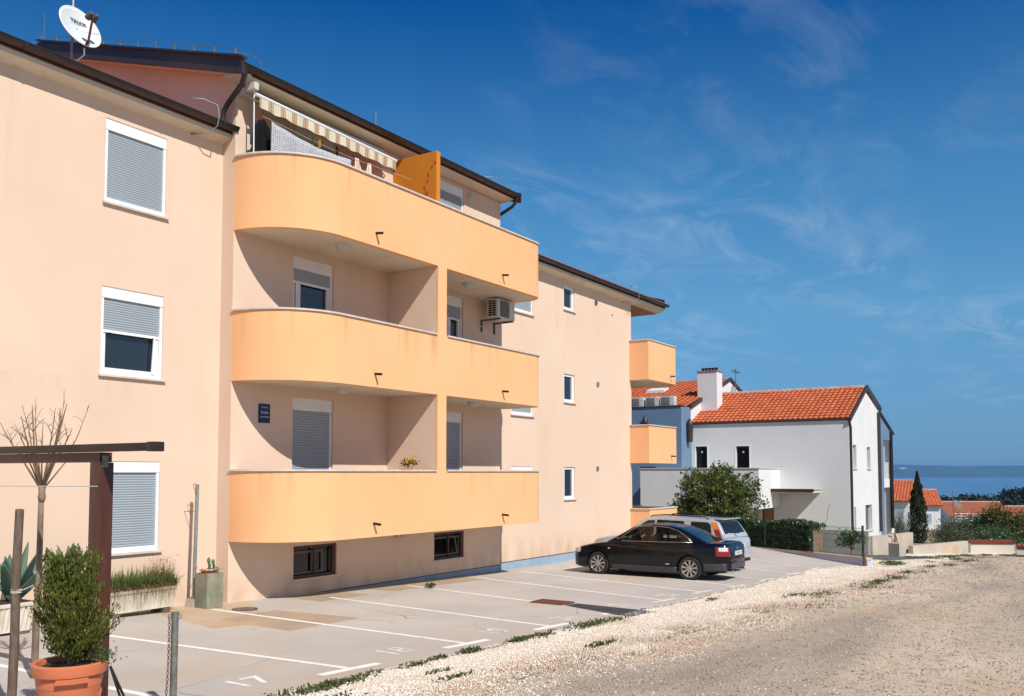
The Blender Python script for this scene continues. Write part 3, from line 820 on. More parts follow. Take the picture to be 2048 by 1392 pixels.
# lightning conductor along the verge and cable loops at the eaves
w = MB()
w.tube([(10.88, 13.2 + .6 * k, 7.80 + (.2 + .6 * k) * p + (.015 if k % 2 else 0)) for k in range(12)], .006, 5)
for k in range(0, 12): w.box(10.865, 10.895, 13.19 + .6 * k, 13.215 + .6 * k, 7.66 + (.2 + .6 * k) * p, 7.82 + (.2 + .6 * k) * p)
w.tube([(10.9, 13.2, 7.80), (11.15, 13.1, 7.84), (11.32, 13.02, 7.76), (11.36, 12.99, 7.58)], .007, 5)
w.build('lightning_conductor', 'bolt', apt)
MB().tube([(10.88, 19.7, 9.6), (10.88, 19.7, 10.4)], .008, 5).build('lightning_rod', 'bolt', apt)
MB().tube([(14.6, 13.05, 7.6), (14.6, 13.05, 7.92)], .012, 6).build('vent_pipe', 'bolt', apt)
w = MB()
w.tube([(10.25, 13.7, 6.82), (10.5, 13.58, 6.86), (10.72, 13.47, 6.80), (10.74, 13.44, 6.6), (10.72, 13.46, 6.40), (10.62, 13.6, 6.27), (10.45, 13.87, 6.25)], .011, 6)
w.build('cable_loop', 'grey_metal', apt, smooth=True)
for pts, rr in (([(28.6, 13.65, 6.56), (28.8, 13.45, 6.54), (28.86, 13.37, 6.35), (28.85, 13.4, 6.14), (28.75, 13.55, 6.04), (28.5, 13.87, 5.98)], .012),
                ([(26.8, 13.7, 6.60), (27.2, 13.65, 6.66), (27.6, 13.66, 6.62)], .008),
                ([(19.0, 13.2, 7.72), (19.5, 13.15, 7.84), (19.95, 13.05, 7.7), (19.98, 13.0, 7.55)], .008)):
    MB().tube(pts, rr, 6).build('cable_loop', 'grey_metal', apt, smooth=True)

# --- windows with roller shutters
SLATS = {}
def slat_mesh(w, pitch, m):
    key = (round(w, 3), round(pitch, 4), m)
    if key not in SLATS:
        h = pitch * .94
        pr = [(0, 0), (-.004, h * .1), (-.0095, h * .5), (-.006, h * .9), (0, h)]
        pr = pr + [(.004, h), (.004, 0)]
        SLATS[key] = MB().prism(pr, 0, 0, w).mesh('slat', m)
    return SLATS[key]
def shutter_window(X0, X1, z0, z1, Y, closed=1.0, box=.24, sill=True, door=False, glass='glass', slat='slat', mull=None, recess=.02, name='window', pitch=.042, tilt=False):
    fw = .055
    y0, y1 = Y + recess, Y + recess + .08
    f = MB()
    f.box(X0 + .002, X0 + fw, y0, y1, z0 + .002, z1 - box); f.box(X1 - fw, X1 - .002, y0, y1, z0 + .002, z1 - box)
    f.box(X0 + fw + .001, X1 - fw - .001, y0 + .006, y1, z0 + .002, z0 + .06)
    win = f.build(name, 'pvc', apt)
    MB().box(X0 + .001, X1 - .001, y0 - .008, y1 + .03, z1 - box + .001, z1 - .001).build('shutter_box', 'pvc', win, ).location = (0, 0, 0)
    a, b = z0 + .06, z1 - box
    zb = b - (b - a) * closed
    n = max(1, int(round((b - zb - (.05 if closed < .98 else .03)) / pitch)))
    hb = .05 if closed < .98 else .035
    pt = (b - zb - hb) / n
    me = slat_mesh(X1 - X0 - 2 * fw, pt, slat)
    for k in range(n):
        link('slat', me, win, (X0 + fw, y0 + .03, zb + hb + k * pt))
    r = MB().box(X0 + fw + .001, X1 - fw - .001, y0 + .016, y0 + .04, zb, zb + hb - .003)
    for xx in (X0 + fw + .13, X1 - fw - .13): r.box(xx - .012, xx + .012, y0 - .004, y0 + .016, zb + .012, zb + .028)
    o = r.build('bottom_rail', 'pvc', win); o.location = (0, 0, 0)
    gl = MB().quad((X0 + .01, y1 + .02, z0), (X1 - .01, y1 + .02, z0), (X1 - .01, y1 + .02, z1), (X0 + .01, y1 + .02, z1)).build('pane', glass, win, fixn=False); gl.location = (0, 0, 0)
    if closed < .98:
        s = MB()
        e = .06
        xa, xb = X0 + fw, X1 - fw
        ys0, ys1 = y0 + .035, y1 + .012
        if mull is None: mull = []
        edges = [xa] + mull + [xb]
        for i in range(len(edges) - 1):
            l, rr = edges[i] + .003, edges[i + 1] - .003
            s.box(l, l + e, ys0, ys1, a, b); s.box(rr - e, rr, ys0, ys1, a, b)
            s.box(l + e, rr - e, ys0, ys1, a, a + e * 1.1)
        o = s.build('sash', 'pvc', win); o.location = (0, 0, 0)
        if tilt:
            q = MB().prism([(xb - .14, a + .02), (xb - .075, a + .02), (xb - .075, a + .66), (xb - .105, a + .66)], 1, y0 + .012, y0 + .034)
            o = q.build('tilted_sash', 'pvc', win); o.location = (0, 0, 0)
    if sill:
        o = MB().box(X0 - .035, X1 + .045, Y - .055, Y + recess + .02, z0 - .034, z0 - .001).build('sill', 'coping', win); o.location = (0, 0, 0)
    # children of a part keep the part's own space
    return win
for i, (xa, xb, za, zb) in enumerate(LW):
    if (za, xa) == (1.64, 8.77): shutter_window(xa, xb, za, zb, YW, closed=.47, box=.19, tilt=True)
    else: shutter_window(xa, xb, za, zb, YW, closed=1.0, box=.19)
for i, (xa, xb, za, zb) in enumerate(RWH[:3]): shutter_window(xa, xb, za, zb, YW, closed=1.0, box=.2)
def plain_window(X0, X1, z0, z1, Y, name='window'):
    f = MB(); y0, y1 = Y + .035, Y + .1; e = .075
    f.box(X0 + .002, X0 + e, y0, y1, z0, z1 - .002); f.box(X1 - e * 1.6, X1 - .002, y0, y1, z0, z1 - .002)
    f.box(X0 + e, X1 - e * 1.6, y0, y1, z1 - e, z1 - .002); f.box(X0 + e, X1 - e * 1.6, y0, y1, z0, z0 + e * 1.3)
    win = f.build(name, 'pvc', apt)
    o = MB().quad((X0, y1 - .02, z0), (X1, y1 - .02, z0), (X1, y1 - .02, z1), (X0, y1 - .02, z1)).build('pane', 'glass', win, fixn=False); o.location = (0, 0, 0)
    o = MB().box(X0 - .03, X1 + .06, Y - .05, Y + .04, z0 - .035, z0 - .001).build('sill', 'coping', win); o.location = (0, 0, 0)
for (xa, xb, za, zb) in RWH[3:]: plain_window(xa, xb, za, zb, YW)
# balcony doors
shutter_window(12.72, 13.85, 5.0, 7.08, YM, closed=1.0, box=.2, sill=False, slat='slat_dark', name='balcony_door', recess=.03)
shutter_window(17.4, 18.56, 5.9, 7.32, YM, closed=1.0, box=.24, sill=False, name='balcony_door', recess=.03)
shutter_window(12.71, 13.87, 2.0, 4.41, YM, closed=.14, box=.25, sill=False, name='balcony_door', mull=[12.93], recess=.05)
shutter_window(17.4, 18.55, 2.0, 4.47, YM, closed=.16, box=.25, sill=False, name='balcony_door', mull=[18.05], recess=.05)
shutter_window(12.74, 13.9, -.95, 1.52, YM, closed=1.0, box=.26, sill=False, name='balcony_door', recess=.05, pitch=.055)
shutter_window(17.4, 18.55, -.95, 1.52, YM, closed=1.0, box=.26, sill=False, name='balcony_door', recess=.05, pitch=.055)
def cellar_window(X0, X1, z0, z1, Y, ajar):
    f = MB(); y0 = Y + .03; e = .06
    f.box(X0 + .002, X0 + .035, y0, y0 + .05, z0 + .002, z1 - .002); f.box(X1 - e * 1.5, X1 - .002, y0, y0 + .05, z0 + .002, z1 - .002)
    f.box(X0 + .036, X1 - e * 1.5 - .001, y0, y0 + .05, z1 - e, z1 - .002); f.box(X0 + .036, X1 - e * 1.5 - .001, y0, y0 + .05, z0 + .002, z0 + e)
    f.box((X0 + X1) / 2 - .02, (X0 + X1) / 2 + .02, y0 - .004, y0 + .03, z0 + e, z1 - e)
    win = f.build('cellar_window', 'brown_wood', apt)
    s = MB()
    l, r = X0 + .06, X1 - .32 if not ajar else X1 - .14
    s.box(l, r, y0 + .055, y0 + .075, z1 - .16, z1 - .115); s.box(l, r, y0 + .055, y0 + .075, z0 + .08, z0 + .125)
    if ajar: s.prism([(r - .05, z0 + .09), (r, z0 + .09), (r - .13, z1 - .12), (r - .17, z1 - .12)], 1, y0 + .052, y0 + .08)
    else: s.box(r - .05, r, y0 + .05, y0 + .08, z0 + .08, z1 - .12)
    s.box(X1 - .13, X1 - .105, y0 + .055, y0 + .075, z0 + .08, z1 - .1)
    o = s.build('sash', 'slat_dark', win); o.location = (0, 0, 0)
    o = MB().quad((X0, y0 + .085, z0), (X1, y0 + .085, z0), (X1, y0 + .085, z1), (X0, y0 + .085, z1)).build('pane', 'glass_dark', win, fixn=False); o.location = (0, 0, 0)
    o = MB().box(X0 - .03, X1 + .04, Y - .045, Y + .03, z0 - .03, z0 - .001).build('sill', 'coping', win); o.location = (0, 0, 0)
cellar_window(*MIDH[6], YM, False)
cellar_window(*MIDH[7], YM, True)

# --- curved balconies of the middle block
def bpath(o, n=22):
    pts = []
    c1 = (12.64, YM); r1 = 1.44 - o
    for t in np.linspace(0, math.pi / 2, n): pts.append((c1[0] - r1 * math.cos(t), c1[1] - r1 * math.sin(t)))
    c2 = (19.75, 12.6); r2 = .5 - o
    for x in (15.60, 15.98): pts.append((x, YB + o))
    for t in np.linspace(0, math.pi / 2, 9): pts.append((c2[0] + r2 * math.sin(t), c2[1] - r2 * math.cos(t)))
    pts.append((20.25 - o, YM - .001))
    return pts
def ring(mb, a, b, z0, z1):
    n = len(a)
    for i in range(n - 1):
        (p, q), (r, s) = (a[i], a[i + 1]), (b[i], b[i + 1])
        V = [(p[0], p[1], z0), (q[0], q[1], z0), (q[0], q[1], z1), (p[0], p[1], z1), (r[0], r[1], z0), (s[0], s[1], z0), (s[0], s[1], z1), (r[0], r[1], z1)]
        mb.add(V, [(0, 1, 2, 3), (5, 4, 7, 6), (3, 2, 6, 7), (1, 0, 4, 5)])
    for (p, r) in ((a[0], b[0]), (a[-1], b[-1])):
        mb.quad((p[0], p[1], z0), (r[0], r[1], z0), (r[0], r[1], z1), (p[0], p[1], z1))
def weld(o, d=.0005):
    bm = bmesh.new(); bm.from_mesh(o.data); bmesh.ops.remove_doubles(bm, verts=bm.verts[:], dist=d)
    bmesh.ops.recalc_face_normals(bm, faces=bm.faces[:]); bm.to_mesh(o.data); bm.free()
    o.data.polygons.foreach_set('use_smooth', [True] * len(o.data.polygons)); o.data.set_sharp_from_angle(angle=R(30))
BALC = [(4.57, 6.0, False), (1.71, 3.06, True), (-1.28, .06, True)]
for bi, (z0, z1, split) in enumerate(BALC):
    mb = MB(); ring(mb, bpath(0), bpath(.14), z0, z1 - .035)
    bal = mb.build('balcony', 'orange', apt); weld(bal)
    inner = bpath(.141)
    o = MB().prism(inner, 2, z0 + .003, z0 + .2).build('floor_slab', 'soffit', bal); o.location = (0, 0, 0)
    a, b = bpath(-.035), bpath(.175)
    runs = [(a, b)] if not split else [(a[:23], b[:23]), (a[23:], b[23:])]
    for (aa, bb) in runs:
        mb = MB(); ring(mb, aa, bb, z1 - .034, z1)
        o = mb.build('coping', 'coping', bal); o.location = (0, 0, 0); weld(o)
    for xs_ in (13.58, 18.2):
        o = MB().tube([(xs_, YB + .03, z0 + .27), (xs_ + .01, YB - .17, z0 + .25)], .026, 10, cap=True).build('drain_spout', 'black', bal); o.location = (0, 0, 0)
    fz = z0 + .2
    if split:
        top = BALC[bi - 1][0]
        MB().box(15.63, 15.95, YB + .06, YM - .002, z1 - .034, top - .001).build('dividing_wall', 'wall', apt)
        MB().box(15.63, 15.95, YB, YB + .058, z1 - .034, top - .001).build('pillar_front', 'orange', apt)
        MB().box(15.64, 15.94, YB + .18, YM - .002, fz, z1 - .036).build('dividing_wall', 'wall', apt)
# painted privacy screen on the top balcony
scr = MB().bbox(15.76, 15.90, 12.26, YM - .01, 4.80, 7.24, .012).build('privacy_screen', 'ochre', apt)
fl = MB()
for k, (y, z, s) in enumerate([(12.30, 6.98, .05), (12.40, 6.88, .052), (12.50, 6.72, .06), (12.52, 6.58, .05), (12.60, 6.44, .055), (12.54, 6.30, .065), (12.62, 6.28, .04)]):
    for q in range(5):
        t = q * 2 * math.pi / 5 + k
        cy, cz = y + s * .42 * math.cos(t), z + s * .42 * math.sin(t)
        ring_ = [(15.757, cy + s * .3 * math.cos(u), cz + s * .3 * math.sin(u)) for u in np.linspace(0, 2 * math.pi, 8)[:-1]]
        fl.add(ring_, [tuple(range(7))])
fl.tube([(15.757, 12.30, 6.98), (15.757, 12.40, 6.88), (15.757, 12.50, 6.72), (15.757, 12.52, 6.58), (15.757, 12.60, 6.44), (15.757, 12.54, 6.30)], .004, 4)
o = fl.build('painted_blossoms', 'pinkpaint', scr, fixn=False); o.location = (0, 0, 0)

# --- wrap-round balconies at the far end
def epath(o):
    pts = [(29.05 + o, YW - .001), (29.05 + o, 13.14 + o)]
    for t in np.linspace(0, math.pi / 2, 9): pts.append((31.4 + (.42 - o) * math.sin(t), 13.56 - (.42 - o) * math.cos(t)))
    pts.append((31.82 - o, 17.0))
    return pts
for (z0, z1) in ((3.28, 4.71), (.33, 1.69), (-2.62, -1.26)):
    mb = MB(); ring(mb, epath(0), epath(.14), z0, z1 - .035)
    bal = mb.build('end_balcony', 'orange', apt); weld(bal)
    o = MB().prism([(29.205, YW), (29.205, 17.0), (31.675, 17.0), (31.675, 13.6), (31.4, 13.285), (29.195, 13.285), (29.195, YW)], 2, z0 + .003, z0 + .2).build('floor_slab', 'soffit', bal); o.location = (0, 0, 0)
    mb = MB(); ring(mb, epath(-.035), epath(.17), z1 - .034, z1); o = mb.build('coping', 'coping', bal); o.location = (0, 0, 0); weld(o)
    o = MB().tube([(31.0, 13.2, z0 + .28), (31.0, 12.97, z0 + .26)], .026, 10).build('drain_spout', 'black', bal); o.location = (0, 0, 0)
# round vents on the right wing
for (x, z) in ((26.6, 2.93), (26.55, .13), (26.5, 5.66)):
    v = MB().lathe([(.085, .0), (.085, -.03), (.06, -.035), (.055, -.012), (.001, -.012)], (x, YW, z), 18, axis='y').build('vent', 'grey_metal' if z < 5 else 'slat_dark', apt)
MB().lathe([(.03, .0), (.03, -.02), (.001, -.02)], (27.7, YW, 5.42), 12, axis='y').build('vent', 'slat_dark', apt)
# twin flood lamp under the lowest balcony
t = thing('flood_lamp', 'small twin spot lamp on the wall between the two cellar windows', 'lamp', (16.0, YM, -1.5))
MB().box(15.95, 16.1, YM - .03, YM - .001, -1.48, -1.40).build('bracket', 'slat_dark', t)
for dx_ in (-.09, .1):
    MB().lathe([(.02, .0), (.065, -.05), (.065, -.09), (.001, -.085)], (16.02 + dx_, YM - .03, -1.44), 14, axis='y').build('lamp_head', 'lamp', t, smooth='auto')

# --- lamps, air conditioner, sign
for (x, y, z, lab) in ((13.16, 12.62, 4.57, 'opal dome lamp under the top balcony, left of the pillar'), (17.5, 12.62, 4.57, 'opal dome lamp under the top balcony, right of the pillar'),
                       (13.36, 12.75, 1.71, 'opal dome lamp under the middle balcony, left of the pillar'), (17.78, 12.68, 1.71, 'opal dome lamp under the middle balcony, right of the pillar')):
    t = thing('ceiling_lamp', lab, 'lamp', (x, y, z), 'dome lamps under the balconies')
    MB().lathe([(.155, .0), (.155, -.028), (.145, -.034)], (x, y, z + .002), 24).build('base_ring', 'acbody', t, smooth='auto')
    MB().lathe([(.14, -.034), (.132, -.065), (.105, -.098), (.06, -.118), (.001, -.124)], (x, y, z + .002), 24).build('dome', 'lamp', t, smooth='auto')
t = thing('wall_lamp', 'round bulkhead lamp on the wall under the top eave', 'lamp', (18.83, YM, 7.15))
MB().lathe([(.13, .0), (.13, -.03), (.11, -.05)], (18.83, YM, 7.16), 24, axis='y').build('base_ring', 'acbody', t, smooth='auto')
MB().lathe([(.105, -.05), (.09, -.085), (.04, -.105), (.001, -.108)], (18.83, YM, 7.16), 24, axis='y').build('dome', 'lamp', t, smooth='auto')

def ac_unit(x0, x1, y0, y1, z0, z1, label, group=None, face='-y', bracket=False, logo=False):
    t = thing('air_conditioner', label, 'air conditioner', ((x0 + x1) / 2, (y0 + y1) / 2, z0), group)
    MB().bbox(x0, x1, y0, y1, z0, z1, .018).build('casing', 'acbody', t, smooth='auto')
    if face == '-y':
        w, h = x1 - x0, z1 - z0
        cx, cz, r = x0 + w * .40, (z0 + z1) / 2, h * .42
        MB().bbox(cx - r, cx + r, y0 - .012, y0 - .001, cz - r, cz + r, .005).build('fan_grille', 'acgrille', t, smooth='auto')
        rg = MB()
        for rr in (.3, .55, .8, .98): rg.lathe([(r * rr, 0), (r * rr + .006, -.006), (r * rr + .012, 0)], (cx, y0 - .012, cz), 24, axis='y', cap=False)
        rg.build('grille_ring', 'slat_dark', t)
        gb = MB().box(-.004, .004, -.006, .0, -.022, .022)
        f = MB()
        for i in range(2):
            for j in range(7):
                yy = y0 + .05 + i * (y1 - y0 - .1) / 2; zz_ = z0 + .05 + j * (h - .09) / 7
                f.box(x0 - .004, x0 - .0005, yy + .008, yy + (y1 - y0 - .1) / 2 - .008, zz_ + .005, zz_ + (h - .09) / 7 - .012)
        f.build('side_louvre', 'dark', t)
        if bracket:
            b = MB()
            for xx in (x0 + .1, x1 - .12):
                b.box(xx, xx + .04, y0 - .01, YM - .002, z0 - .045, z0 - .005); b.box(xx, xx + .04, YM - .04, YM - .002, z0 - .32, z0 - .045)
            b.build('bracket', 'slat_dark', t)
            MB().tube([(x0 + .25, y1 - .1, z0 - .01), (x0 + .2, y1, z0 - .13), (x0 + .05, YM - .06, z0 - .2), (x0 + .02, YM - .01, z0 - .22)], .014, 8).build('hose', 'acbody', t, smooth=True)
    else:   # fan side towards -X
        w, h = y1 - y0, z1 - z0
        cy, cz, r = y1 - w * .40, (z0 + z1) / 2, h * .40
        MB().bbox(x0 - .012, x0 - .001, cy - r * 1.15, cy + r * 1.15, cz - r, cz + r, .005).build('fan_grille', 'acgrille', t, smooth='auto')
        lg = MB()
        for q in range(3):
            a_ = math.pi / 2 + q * 2 * math.pi / 3
            c_ = (y0 + w * .14 + .03 * math.cos(a_), z1 - h * .3 + .03 * math.sin(a_))
            d1 = Vector((math.cos(a_), math.sin(a_))); d2 = Vector((-d1.y, d1.x)) * .55
            lg.add([(x0 - .004, c_[0] - d1.x * .03, c_[1] - d1.y * .03), (x0 - .004, c_[0] + d2.x * .03, c_[1] + d2.y * .03),
                    (x0 - .004, c_[0] + d1.x * .03, c_[1] + d1.y * .03), (x0 - .004, c_[0] - d2.x * .03, c_[1] - d2.y * .03)], [(0, 1, 2, 3)])
        lg.build('logo', 'pinkpaint', t, fixn=False)
    return t
ac_unit(19.22, 20.04, 12.93, 13.27, 4.03, 4.53, 'beige air conditioner mounted under the top orange balcony', face='-y', bracket=True)

t = thing('sign_plaque', 'small blue lodging plaque with three stars beside the shuttered door', 'sign', (12.0, YM, 1.05))
MB().bbox(11.86, 12.14, YM - .02, YM - .001, .96, 1.33, .004).build('plate', 'sign', t)
for k in range(3):
    pts = []
    for q in range(10):
        r_ = .022 if q % 2 == 0 else .009
        a_ = math.pi / 2 + q * math.pi / 5
        pts.append((12.0 + (k - 1) * .06 + r_ * math.cos(a_), YM - .0225, 1.262 + r_ * math.sin(a_)))
    MB().add(pts, [tuple(range(10))]).build('star', 'signtext', t, fixn=False)
text_mesh('Studio', .075, 'signtext', 'lettering', t, Matrix.Translation((12.0, YM - .022, 1.165)) @ FACE_S, .001)
text_mesh('APARTMAN', .042, 'signtext', 'lettering', t, Matrix.Translation((12.0, YM - .022, 1.075)) @ FACE_S, .001)

# --- awning and washing on the top balcony
def awning():
    t = thing('awning', 'striped beige awning with white front bar over the top balcony', 'awning', (13.3, 13.3, 7.0))
    x0, x1 = 11.27, 15.30
    zf = lambda x: 7.10 - (x - x0) * .022
    MB().bbox(x0, x1, YM - .14, YM - .005, 7.20, 7.33, .02).build('cassette', 'acbody', t)
    P = []
    for x in np.linspace(x0 + .06, x1 - .03, 40):
        P.append([(x, YM - .12, 7.27), (x, 13.3, 7.235 - (x - x0) * .012), (x, 13.06, zf(x) + .02)])
    MB().grid(P).build('canvas', 'awning', t, fixn=False)
    b = MB()
    b.tube([(x0 - .02, 13.05, zf(x0)), (x1, 13.05, zf(x1))], .035, 8)
    b.build('front_bar', 'white_paint', t, smooth='auto')
    P = []
    for i, x in enumerate(np.linspace(x0 + .06, x1 - .03, 80)):
        d = .012 * math.sin(i * .9) + .01 * math.sin(i * .37)
        P.append([(x, 13.03 + d * s, zf(x) - .02 - .21 * s + (.012 * math.sin(i * .6) if s == 1 else 0)) for s in (0, .35, .7, 1)])
    MB().grid(P).build('valance', 'awning', t, smooth=True, fixn=False)
    for xx in (x0 + .2, x1 - .3):
        MB().tube([(xx, YM - .08, 7.2), (xx + .35, 13.25, 7.12), (xx + .05, 13.08, zf(xx))], .02, 6).build('folding_arm', 'white_paint', t)
    MB().tube([(11.29, 13.14, 7.25), (11.295, 13.13, 5.6)], .013, 8).build('crank_rod', 'white_paint', t)
    MB().bbox(11.22, 11.33, 13.05, 13.3, 7.2, 7.34, .02).build('bracket', 'acbody', t)
awning()
def cloth(name, pts_top, drop, m, label, cat, ny=10, wav=.02, thick=.004, y=12.9, freq=9., shape=None):
    n = 36
    P = []
    for i in range(n + 1):
        s = i / n
        x = pts_top[0][0] + (pts_top[1][0] - pts_top[0][0]) * s
        zt = pts_top[0][1] + (pts_top[1][1] - pts_top[0][1]) * s - .10 * math.sin(math.pi * s) * (pts_top[1][0] - pts_top[0][0]) * .35
        row = []
        for j in range(ny + 1):
            u = j / ny
            xx, zz_ = x, zt - drop * u
            if shape: xx, zz_ = shape(s, u, x, zt)
            row.append((xx, y + wav * math.sin(freq * s * 2 * math.pi + 1.3 * u) * (.3 + u), zz_))
        P.append(row)
    o = MB().grid(P).build(name, m, None, smooth=True, fixn=False)
    md = o.modifiers.new('thickness', 'SOLIDIFY'); md.thickness = thick
    tag(o, label, cat)
    return o
cloth('hanging_sheet', ((11.50, 6.62), (13.66, 6.52)), 1.1, 'sheet', 'grey and white patterned sheet drying on the top balcony', 'bedsheet', y=12.88, freq=4.)
def top_shape(s, u, x, zt):
    c = 14.06; neck = max(0, 1 - abs(s - .5) / .27) ** .7
    z_top = 6.62 - .34 * neck
    side = abs(s - .5) * 2
    if side > .78: z_top = 6.62 - 0.0
    arm = .05 * math.sin(min(u * 2.4, 1) * math.pi) * (side > .9)
    xx = c + (s - .5) * (.50 + .16 * u)
    return xx, z_top + (5.75 - z_top) * u
cloth('hanging_tank_top', ((13.76, 6.62), (14.36, 6.62)), .8, 'tanktop', 'pink striped tank top pegged on the washing line', 'shirt', y=12.9, wav=.012, freq=5., shape=top_shape)
def coat_shape(s, u, x, zt):
    c = 11.50; sh = abs(s - .5) * 2
    z_top = 6.72 - .16 * sh ** 1.6
    xx = c + (s - .5) * (.36 + .10 * u)
    return xx, z_top + (5.7 - z_top) * u
g_ = cloth('hanging_coat', ((11.3, 6.6), (11.6, 6.6)), .9, 'cloth_dark', 'black coat on a hanger at the left of the top balcony', 'coat', y=13.12, wav=.02, freq=3., thick=.05, shape=coat_shape)
h_ = MB().tube([(11.40, 13.12, 6.66), (11.50, 13.12, 6.80), (11.60, 13.12, 6.66)], .008, 6).tube([(11.50, 13.12, 6.80), (11.50, 13.12, 6.88)], .005, 5).build('hanger', 'red', g_)
wl = MB().tube([(11.3, 12.9, 6.66), (12.4, 12.89, 6.60), (13.6, 12.89, 6.57), (15.7, 12.9, 6.66)], .004, 5).build('washing_line', 'acbody')
tag(wl, 'thin washing line strung across the top balcony', 'washing line')
for k, (x, c) in enumerate([(12.58, 'weed'), (12.75, 'flower'), (13.25, 'black')]):
    o = MB().box(x - .008, x + .008, 12.865, 12.915, 6.50, 6.66 if k < 2 else 6.68).build('clothes_peg', c)
    tag(o, ['green peg on the washing line, leftmost of three', 'yellow peg on the washing line, beside the green one', 'black peg on the washing line, rightmost of three'][k], 'clothes peg', 'pegs on the washing line')

# --- flower pot behind the lowest rail
t = thing('flower_pot', 'yellow flowering plant behind the rail of the lowest balcony', 'plant', (15.15, 12.5, -.05))
MB().lathe([(.09, -.12), (.13, .02), (.12, .02), (.1, -.02)], (15.15, 12.55, .06), 16).build('pot', 'terracotta', t, smooth='auto')
P = np.array((15.15, 12.5, .2)) + rng.normal(size=(160, 3)) * (.12, .06, .05)
leaves('foliage', P, .06, 'weed', t, up=.6)
P = np.array((15.15, 12.46, .24)) + rng.normal(size=(110, 3)) * (.125, .06, .055)
leaves('blossom', P, .045, 'flower', t, aspect=.9)

# --- satellite dish on the left wing roof
def dish():
    C = Vector((9.50, 15.95, 8.46))
    t = thing('satellite_dish', 'white satellite dish on the left wing roof with lettering', 'satellite dish', (9.47, 16.2, 7.3))
    nrm = Vector((.02, -.90, .40)).normalized()
    rt = Vector((0, 0, 1)).cross(nrm).normalized(); upv = nrm.cross(rt).normalized()
    rt2 = rt * math.cos(R(0)) + upv * math.sin(R(0)); up2 = nrm.cross(rt2)
    d = MB(); n = 40
    rows = []
    for rr in np.linspace(0.02, 1, 10):
        rows.append([C + rt2 * (.40 * rr * math.cos(a)) + up2 * (.45 * rr * math.sin(a)) - nrm * (.10 * (1 - rr * rr)) for a in np.linspace(0, 2 * math.pi, n + 1)])
    d.grid(rows)
    o = d.build('reflector', 'dish', t, smooth=True, fixn=False)
    md = o.modifiers.new('t', 'SOLIDIFY'); md.thickness = .012; md.offset = 0
    MB().tube([C + rt2 * (.405 * math.cos(a)) + up2 * (.455 * math.sin(a)) for a in np.linspace(0, 2 * math.pi, n + 1)], .012, 6, cap=False).build('rim', 'white_paint', t, smooth=True)
    lo = C - up2 * .45
    foc = C + nrm * .36 - up2 * .12
    MB().tube([lo - nrm * .05, lo + nrm * .1 + up2 * .02, foc], .022, 8).build('feed_arm', 'brown_wood', t)
    for s in (-1, 1):
        q = foc + rt2 * .055 * s + up2 * .05
        MB().tube([q - nrm * .06, q - nrm * .02, q + nrm * .06, q + nrm * .1], [.055, .055, .045, .03], 12).build('receiver', 'slat_dark', t, smooth='auto')
    MB().tube([C - nrm * .12, C - nrm * .28], .05, 8).build('mount', 'grey_metal', t)
    b = C - nrm * .28
    MB().tube([(b.x, b.y, 7.1), (b.x, b.y, 9.6)], .025, 8).build('mast', 'grey_metal', t)
    MB().tube([lo - nrm * .05, lo - Vector((0.02, 0, .2)), lo - Vector((.1, -.1, .32)), lo - Vector((.16, -.1, .5)), lo - Vector((.16, -.1, .62))], .016, 7).build('cable', 'bolt', t, smooth=True)
    M = Matrix.Identity(4)
    for i, v_ in enumerate((rt2, up2, nrm)):
        for j in range(3): M[j][i] = v_[j]
    pos = C + up2 * .16 + rt2 * .03 - nrm * .052
    text_mesh('TRIAX', .115, 'print_dark', 'lettering', t, Matrix.Translation(pos) @ M, .001, .002)
dish()

# ------------------------------------------------------------------ pergola corner, pots and planters
def gz(x, y):
    return max(lot_z(x, y) + .03, ground_z(x, y)) if y > 7.1 else ground_z(x, y) + .02

def pergola():
    t = thing('pergola', 'dark brown timber pergola post and beams at the left edge', 'pergola', (5.05, 7.92, gz(5.05, 7.92)))
    for y in (7.92, 11.1):
        z = gz(5.05, y)
        MB().bbox(4.975, 5.125, y - .075, y + .075, z, .095, .008).build('post', 'pergola', t, smooth='auto')
    MB().bbox(4.985, 5.115, 7.86, 11.4, .097, .19, .006).build('lower_beam', 'pergola', t, smooth='auto')
    MB().bbox(4.95, 5.05, 7.02, 11.5, .195, .268, .006).build('rafter', 'pergola_dark', t, smooth='auto')
    MB().bbox(4.945, 5.055, 6.985, 7.10, .188, .275, .012).build('rafter_cap', 'pergola_dark', t, smooth='auto')
    MB().box(5.0, 5.06, 7.835, 7.843, .05, .16).build('angle_bracket', 'bolt', t)
    MB().tube([(4.97, 7.86, -.13), (4.965, 8.6, -.135), (4.96, 9.6, -.14), (4.96, 11.05, -.13)], .005, 5).build('string', 'acbody', t)
pergola()

